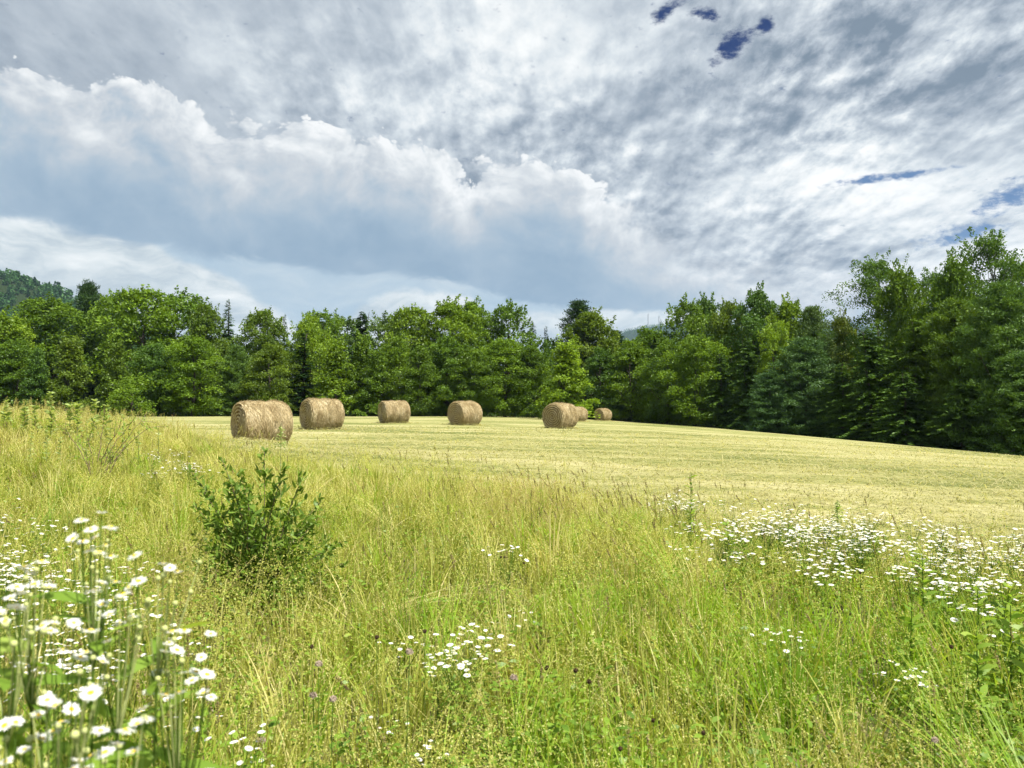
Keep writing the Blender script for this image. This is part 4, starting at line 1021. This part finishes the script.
fleabane(1.03, 178, [(175, 630), (187, 629), (172, 641), (180, 648), (168, 650), (213, 632), (204, 655), (160, 670), (170, 692), (152, 690), (187, 671), (199, 669), (206, 690), (214, 694), (182, 690), (151, 662), (195, 678), (163, 683), (210, 672)], 'bushy daisy plant with the most heads, right side of the left corner', 7)
fleabane(.86, 75, [(52, 697), (60, 702), (44, 712), (66, 719), (95, 690), (58, 728), (47, 735), (76, 706)], 'daisy plant low in the left corner with half-closed heads', 8)
fleabane(.82, 118, [(105, 727), (150, 716), (141, 720), (84, 757), (96, 752), (110, 748), (121, 741), (138, 748), (78, 765), (148, 706), (130, 727), (92, 764)], 'lowest daisy plant, touching the bottom border of the photo', 9)
fleabane(.92, 16, [(10, 722), (21, 719), (30, 745), (12, 757)], 'small daisy plant in the very bottom left corner', 10)

def small_flowers(seed, n_heads, spread, h, rad):
    r = np.random.default_rng(seed); g = Geo(); f = Geo()
    c = r.normal(0, spread * .45, (n_heads, 2)); z = h + r.normal(0, .035 + h * .03, n_heads) - .5 * (c ** 2).sum(1)
    hp = np.column_stack([c, z]); fork = np.array([0, 0, h * .62])
    g.tube([(0, 0, -.02), fork * .5 + r.normal(0, .01, 3), fork], [.0022, .0019, .0015], 5)
    for p in hp: g.tube(curve3(fork * r.uniform(.8, 1.2), p, (0, 0, .0), 4), [.0012, .0011, .0010, .0009], 4)
    k = 16; fr = r.uniform(.1, .95, k)[:, None]; a = r.uniform(0, 6.28, k)
    lg = Geo(); leaf_blades(np.array([0, 0, h * .8]) * fr, np.stack([np.cos(a), np.sin(a), .6 + 0 * a], -1), .05 + .06 * r.random(k), .012 + .008 * r.random(k), lg, r.uniform(.2, .9, k), r)
    info = []
    for p in hp:
        m = 16; a = np.arange(m) / m * 6.28; R1 = rad * r.uniform(.75, 1.25); tl = r.normal(0, .3, 2); info.append((p, R1, tl))
        d = np.stack([np.cos(a), np.sin(a), .18 + tl[0] * np.cos(a) + tl[1] * np.sin(a)], -1); s = np.stack([-np.sin(a), np.cos(a), 0 * a], -1)
        f.ribbons(np.stack([p + d * R1 * .2, p + d * R1], 1), s[:, None] * np.array([.05, .20])[None, :, None] * R1, .5, 0)
        t8 = np.linspace(0, 6.2832, 8, endpoint=False); q = np.array([0, .6, 1.]); Q, T = np.meshgrid(q, t8, indexing='ij')
        f.grid(p + np.stack([Q * R1 * .3 * np.cos(T), Q * R1 * .3 * np.sin(T), R1 * (.26 - .2 * Q * Q)], -1), .5, 1, close=True)
    return g.mesh('stem', [STEM]), lg.mesh('leaves', [WEED]), f.mesh('flower_cluster', [PETAL, YOLK]), info
SMALL = [small_flowers(400 + i, k, s, h, .0128) for i, (k, s, h) in enumerate(((13, .15, .82), (17, .19, .88), (9, .13, .78), (19, .20, .92)))]
def head_mesh():
    m = 18; a = np.arange(m) / m * 6.2832; R1 = .0128; d = np.stack([np.cos(a), np.sin(a), .18 + .08 * np.sin(a * 5)], -1); s = np.stack([-np.sin(a), np.cos(a), 0 * a], -1)
    f = Geo(); f.ribbons(np.stack([d * R1 * .2, d * R1 * .7, d * R1], 1), s[:, None] * np.array([.05, .17, .09])[None, :, None] * R1, .5)
    g = Geo(); q, t = np.meshgrid(np.linspace(0, 1, 5), np.linspace(0, 6.2832, 10, endpoint=False), indexing='ij'); g.grid(np.stack([q * R1 * .3 * np.cos(t), q * R1 * .3 * np.sin(t), R1 * (.26 - .2 * q * q)], -1), close=True)
    return f.mesh('flower_head', [PETAL]), g.mesh('yellow_centre', [YOLK], True)
HEAD = head_mesh()
def daisy(px, D, i, label, group, s=1., zs=1., name='daisy_plant', single=False):
    D = min(D, float(np.interp(px, TALL[:, 0], TALL[:, 1])) - .15)
    x, y, z = spot(px, D)
    root = tag(link(name, None, (x, y, z), (0, 0, (px * 3.1) % 6.28), (s, s, s * zs)), label, 'daisy plant', group)
    for nm, me in zip(('stem', 'leaves', 'flower_cluster'), SMALL[i % 4][:3]):
        if single and nm == 'flower_cluster': continue
        link(nm, me, parent=root)
    for p, R1, tl in SMALL[i % 4][3] if single else ():
        k = R1 / .0128
        h_ = link('flower_head', HEAD[0], p, (tl[1], -tl[0], px), (k, k, k), root); link('yellow_centre', HEAD[1], parent=h_)
r6 = np.random.default_rng(66)
# drift along the mown edge on the right
GR = 'white daisies drifting along the mown edge'
for i in range(118):
    if i < 48: px = r6.normal(800, 55); D = 6.2 + r6.normal(0, .6); zs = r6.uniform(.40, .62)
    elif i < 96: px = r6.normal(965, 55); D = 5.15 + r6.normal(0, .6); zs = r6.uniform(.42, .62)
    elif i < 122: px = r6.uniform(700, 1060); D = 5.8 + r6.normal(0, .6); zs = r6.uniform(.42, .58)
    else: px = r6.uniform(860, 1060); D = 4.2 + r6.normal(0, .45); zs = r6.uniform(.45, .6)
    daisy(px, D, i, 'white many-headed daisy in the drift where tall grass meets the mown field at right', GR, 1.15, zs / 1.15)
# drift at the left border, farther off
for i in range(46):
    if i < 26: px = r6.normal(8, 32); D = 3.9 + r6.normal(0, .5)
    else: px = r6.normal(95, 55); D = 3.2 + r6.normal(0, .5)
    daisy(px, D, i, 'small white daisy of the scattered patch behind the near daisies at left', 'small white daisies at left', .9, r6.uniform(.50, .72))
for i in range(9): daisy(r6.normal(188, 13), 10.2 + r6.normal(0, 1.1), i, 'small white daisy in the pale tuft left of the largest bale', 'white daisies left of the largest bale', 1.15, .48)
for i in range(8): daisy(r6.normal(680, 18), 7.4 + r6.normal(0, .4), i, 'faint white daisy at the mown edge by the tall goldenrod', 'white daisies by the goldenrod', 1., .52)
for px, D, i, s, zs, lab in (
    (452, 3.0, 3, 1.0, .66, 'densest white daisy clump in the middle of the meadow'),
    (440, 3.05, 1, .9, .64, 'white daisy clump, lower left half of the middle patch'),
    (466, 3.15, 1, .85, .70, 'white daisy clump, upper right half of the middle patch'),
    (400, 3.25, 2, .9, .70, 'small white daisy left of the middle patch with two tiers'),
    (393, 2.65, 2, .55, .95, 'tiny white daisy with three blossoms below the middle patch at left'),
    (478, 3.4, 0, .8, .82, 'white daisy standing just above the right end of the middle patch'),
    (432, 2.45, 2, .7, .78, 'small white daisy below the middle patch, over dark leaves'),
    (508, 4.6, 0, 1., .84, 'white daisy by itself above the middle patch, near dark seed heads'),
    (525, 3.6, 2, .7, .95, 'faint small white daisy right of the middle patch'),
    (568, 2.25, 2, .55, .82, 'white daisy with two blossoms low in the middle, left one of a loose trio'),
    (612, 2.35, 2, .55, .86, 'white daisy low in the middle, right one of a loose trio'),
    (575, 2.05, 2, .45, .95, 'lowest white daisy in the middle, beside pale froth'),
    (785, 3.5, 0, .8, .78, 'white daisy with four blossoms in front of the right drift'),
    (770, 3.6, 2, .8, .72, 'sparse white daisy left of the four-blossom one'),
    (905, 3.2, 1, .8, .64, 'low white daisy below the right drift, over broad leaves'),
    (1005, 3.5, 2, .9, .74, 'low white daisy near the right border under the drift'),
    (262, 2.35, 2, .6, .88, 'small white daisy below the shrub with dark spike beside it'),
    (242, 2.25, 2, .5, .9, 'tiny white daisy left of the dark spike below the shrub')):
    daisy(px, D, i, lab, 'single white daisies in the meadow', s * 1.05, zs * .72, single=True)

# the dark shrub
def shrub():
    r = np.random.default_rng(77); D = 5.0; x, y, z = spot(263, D)
    root = tag(link('shrub', None, (x, y, z)), 'dark green leafy shrub standing in the tall grass at left', 'shrub')
    tips = [(265, 452), (222, 458), (189, 468), (305, 474), (240, 470), (285, 468), (205, 492), (322, 515), (300, 500), (250, 486), (275, 490), (230, 500), (215, 520), (196, 535), (312, 545), (335, 552), (340, 575), (286, 520), (260, 520), (240, 530), (200, 560), (222, 560), (300, 565), (280, 555), (320, 590), (190, 590), (250, 575), (265, 590), (232, 590), (292, 600),
            (210, 545), (228, 478), (310, 520), (252, 505), (270, 540), (296, 535), (244, 552), (318, 570), (208, 575), (276, 575), (186, 578), (204, 604), (346, 562), (352, 588), (330, 612), (216, 618), (300, 612), (340, 600), (196, 545), (330, 535), (182, 555), (345, 540), (322, 500), (195, 505), (270, 610), (240, 612), (258, 548), (236, 515), (288, 585), (306, 585)]
    st, lf = Geo(), Geo()
    for px, py in tips:
        tx, ty, tz = spot(px, D + r.normal(0, .16), py); p = np.array([tx - x, ty - y, tz - z])
        b = np.array([r.normal(0, .05), r.normal(0, .05), 0]); L = np.linalg.norm(p)
        c = curve3(b, p, np.array([-(p[0]) * .30, 0, -.02 + .06 * L]), 14)
        st.tube(c, np.linspace(.0055, .0015, 14) * (.6 + .4 * L), 5)
        m = int(46 + L * 92); u = r.uniform(.22, 1.0, m); pts = np.array([np.interp(u, np.linspace(0, 1, 14), c[:, i]) for i in range(3)]).T
        d = unit(np.array([np.interp(u, np.linspace(0, 1, 14), np.gradient(c[:, i])) for i in range(3)]).T)
        off = r.normal(0, 1, (m, 3)) * (.10 * (1 - u) + .008)[:, None]
        ax = unit(d * .8 + rdir(m, r) * .85)
        leaf_blades(pts + off, ax, r.uniform(.040, .075, m) * np.where(u > .9, .7, 1), r.uniform(.013, .023, m), lf, np.clip(r.normal(.45, .2, m), 0, 1), r, 5, .12)
    link('stems', st.mesh('stems', [TWIG]), parent=root); link('foliage', lf.mesh('foliage', [SHRUB]), parent=root)
shrub()

# bare twiggy bush on the bank
def twiggy():
    r = np.random.default_rng(78); D = 10.2; x, y, z = spot(96, D)
    root = tag(link('twiggy_bush', None, (x, y, z)), 'bare brown twigs fanning out of the grass on the left bank', 'bush')
    st, lf = Geo(), Geo()
    for px, py in ((66, 432), (78, 440), (88, 436), (104, 424), (118, 432), (128, 425), (141, 422), (150, 426), (133, 436)):
        tx, ty, tz = spot(px, D + r.normal(0, .3), py); p = np.array([tx - x, ty - y, tz - z])
        c = curve3((r.normal(0, .05), 0, 0), p, (-p[0] * .15, 0, .10), 9) + np.vstack([np.zeros(3), r.normal(0, .012, (8, 3))]); st.tube(c, np.linspace(.008, .003, 9), 5)
        for k in range(5):
            q = c[r.integers(3, 9)]; e = q + unit(p + r.normal(0, .5, 3)) * r.uniform(.1, .28); st.tube([q, (q + e) / 2 + r.normal(0, .01, 3), e], [.003, .0026, .0018], 4)
            m = 9; pts = q + (e - q) * r.random((m, 1)); leaf_blades(pts + r.normal(0, .02, (m, 3)), rdir(m, r), r.uniform(.03, .05, m), r.uniform(.014, .022, m), lf, r.uniform(.3, .8, m), r)
    link('stems', st.mesh('stems', [TWIG]), parent=root); link('foliage', lf.mesh('foliage', [WEED]), parent=root)
twiggy()

def leafy_stalk(px, D, py, mats, label, name='tall_weed', cat='weed', group=None, n_=40, lw=(.05, .09, .014), plume=False, seed=0, lean=0.):
    r = np.random.default_rng(seed + int(px)); x, y, z = spot(px, D); H = CAMZ + (HY - py) / F * D - z
    root = tag(link(name, None, (x, y, z)), label, cat, group)
    g = Geo(); c = curve3((0, 0, -.02), (lean * H, r.normal(0, .03), H), (0, 0, 0), 6); g.tube(c, np.linspace(.006, .002, 6), 5); link('stem', g.mesh('stem', [mats[0]]), parent=root)
    g = Geo(); f = np.sort(r.uniform(.12, .99, n_)); a = np.arange(n_) * 2.4 + r.normal(0, .3, n_)
    b = np.array([np.interp(f, np.linspace(0, 1, 6), c[:, i]) for i in range(3)]).T
    leaf_blades(b, np.stack([np.cos(a), np.sin(a), .75 + 0 * a], -1), r.uniform(lw[0], lw[1], n_) * (1.15 - .6 * f), lw[2] * r.uniform(.7, 1.3, n_), g, np.clip(r.normal(.5, .2, n_), 0, 1), r, 5, .4)
    link('leaves', g.mesh('leaves', [mats[1]]), parent=root)
    if plume:
        g = Geo(); m = 150; u = r.random(m); p = c[-1] + np.stack([r.normal(0, .028, m) * (1.2 - u), r.normal(0, .028, m) * (1.2 - u), -.02 - .17 * (1 - u)], -1)
        g.quads(leaves(p, .016, .7, .6, g=r), r.uniform(.2, 1, m)); link('plume', g.mesh('plume', [mats[2]]), parent=root)
ST3 = (STEM, WEED, PALEWEED)
leafy_stalk(690, 6.9, 472, ST3, 'tall green goldenrod rising alone against the mown field', 'goldenrod', 'goldenrod', None, 46, (.07, .12, .018))
leafy_stalk(733, 6.0, 522, ST3, 'leaning green goldenrod at the left end of the white drift', 'goldenrod', 'goldenrod', None, 60, (.07, .11, .020), lean=-.12)
leafy_stalk(742, 5.8, 540, ST3, 'shorter goldenrod right of the leaning one', 'goldenrod', 'goldenrod', None, 50, (.07, .11, .020))
leafy_stalk(838, 6.0, 500, ST3, 'tall daisy-topped stalk sticking out of the right drift', 'tall_weed', 'weed', None, 30, (.06, .10, .014), True)
for px, py, lab in ((52, 392, 'tallest pale weed on the left bank, topped with a cream plume'), (70, 404, 'pale bushy weed between two cream plumes on the left bank'), (78, 402, 'pale weed with dark gap behind, middle of the bank group'), (94, 399, 'thin pale weed with one small white head on the left bank'), (106, 405, 'rightmost pale leafy weed on the left bank'), (8, 400, 'pale weed at the left border on the bank'), (36, 404, 'short brownish weed on the left bank'), (24, 405, 'short pale weed left of the tallest plume')):
    leafy_stalk(px, 14.5, py, (DRYSTEM, PALEWEED, PALEWEED), lab, 'tall_weed', 'weed', 'pale weeds on the left bank', 60, (.10, .18, .050), True)
for i, (px, py) in enumerate(((48, 424), (62, 434), (88, 420), (112, 428), (124, 414), (140, 430), (30, 432), (72, 446), (160, 426))):
    leafy_stalk(px, 10.6 + .25 * (i % 3), py, (DRYSTEM, PALEWEED, PALEWEED), 'thin pale leafy weed among the brown twigs on the left bank', 'tall_weed', 'weed', 'pale weeds around the brown twigs', 44, (.05, .10, .018), False)
leafy_stalk(281, 6.2, 424, (DRYSTEM, PALEWEED, PALEWEED), 'pale weed top in front of the largest bale', 'tall_weed', 'weed', None, 26, (.05, .09, .016), True)
r7 = np.random.default_rng(90)
for i in range(14):
    px = r7.normal(975, 50); D = r7.uniform(2.7, 4.3)
    leafy_stalk(px, D, HY + (CAMZ - spot(px, D)[2] - r7.uniform(.42, .62)) * F / D, ST3, 'broad-leaved green weed in the lush patch under the right white drift', 'leafy_weed', 'weed', 'broad-leaved weeds at lower right', 34, (.09, .14, .024), seed=i)

# dark dried flower heads on thin stalks
def dry_head():
    r = np.random.default_rng(91); g = Geo(); g.tube([(0, 0, -.02), (.01, 0, .25), (.005, .01, .5)], [.0016, .0014, .0012], 4)
    h = Geo(); d = rdir(90, r); h.quads(leaves(d * .007 + np.array([.005, .01, .504]), .009, .4, 0, d * 2, g=r), .5); q, t = np.meshgrid(np.linspace(0, np.pi, 7), np.linspace(0, 6.2832, 10, endpoint=False), indexing='ij'); h.grid(np.stack([.007 * np.sin(q) * np.cos(t) + .005, .007 * np.sin(q) * np.sin(t) + .01, .504 + .008 * np.cos(q)], -1), close=True)
    return g.mesh('stem', [STEM]), h.mesh('seed_head', [DEAD])
DH = dry_head()
for i, (px, py) in enumerate([(376, 636), (405, 628), (315, 645), (296, 668), (428, 629), (538, 664), (545, 665), (552, 666), (572, 668), (534, 682), (588, 680), (500, 556), (506, 556), (522, 556), (525, 562), (548, 556), (699, 728), (680, 740), (616, 745), (630, 735), (652, 718), (928, 640), (860, 572), (775, 608), (948, 644), (686, 690)][::2] + [(500, 556), (545, 665)]):
    D = 4.4 if py < 600 else r7.uniform(2.1, 2.9); x, y, zt = spot(px, D, py); z = spot(px, D)[2]; s = max(.3, (zt - z) / .504)
    root = tag(link('dried_flower', None, (x, y, z), (0, 0, i * 1.3), (.8, .8, s)), 'small dark dried flower head on a thin stalk among green grass', 'dried flower', 'dark dried flower heads in the meadow')
    link('stem', DH[0], parent=root); link('seed_head', DH[1], (0, 0, .504 * (1 - .8 / s)), (0, 0, 0), (1, 1, .8 / s), parent=root)
def clover():
    r = np.random.default_rng(92); g = Geo(); g.tube([(0, 0, -.02), (.01, 0, .18), (0, .01, .36)], [.0018, .0016, .0014], 4)
    h = Geo(); d = rdir(120, r); d[:, 2] = np.abs(d[:, 2]) - .2; h.quads(leaves(unit(d) * .009 + np.array([0, .01, .366]), .011, .35, 0, d * 2, g=r), .5)
    return g.mesh('stem', [STEM]), h.mesh('flower_head', [PINK])
CL_ = clover()
for px, py in ((314, 694), (336, 695), (323, 661), (516, 676), (264, 738), (407, 650), (932, 736)):
    D = 2.3; x, y, zt = spot(px, D, py); z = spot(px, D)[2]; s = max(.4, (zt - z) / .366)
    root = tag(link('clover', None, (x, y, z), (0, 0, px), (1, 1, s)), 'faded pink clover head low among the grass', 'clover', 'pink clovers in the meadow')
    link('stem', CL_[0], parent=root); link('flower_head', CL_[1], (0, 0, .366 * (1 - 1 / s)), (0, 0, 0), (1, 1, 1 / s), parent=root)
# ------------------------------------------------------------------ camera and output
cam = bpy.data.cameras.new('camera'); co = link('camera', cam, (0, 0, CAMZ), (R(90) + math.atan((HY - 384) / F), 0, 0))
cam.sensor_width = 36; cam.lens = F / 1024 * 36; cam.clip_start = .05; cam.clip_end = 30000
cam.dof.use_dof = True; cam.dof.focus_distance = 14; cam.dof.aperture_fstop = 7.0
scene.camera = co
scene.render.engine = 'CYCLES'
scene.view_settings.view_transform = 'Standard'; scene.view_settings.look = 'None'
scene.view_settings.gamma = 1; scene.view_settings.use_curve_mapping = False
scene.view_settings.exposure = 1.25
scene.cycles.max_bounces = 6; scene.cycles.diffuse_bounces = 3; scene.cycles.glossy_bounces = 2; scene.cycles.transmission_bounces = 4
scene.cycles.volume_bounces = 0
scene.cycles.use_adaptive_sampling = True; scene.cycles.adaptive_threshold = .02
scene.cycles.use_denoising = True
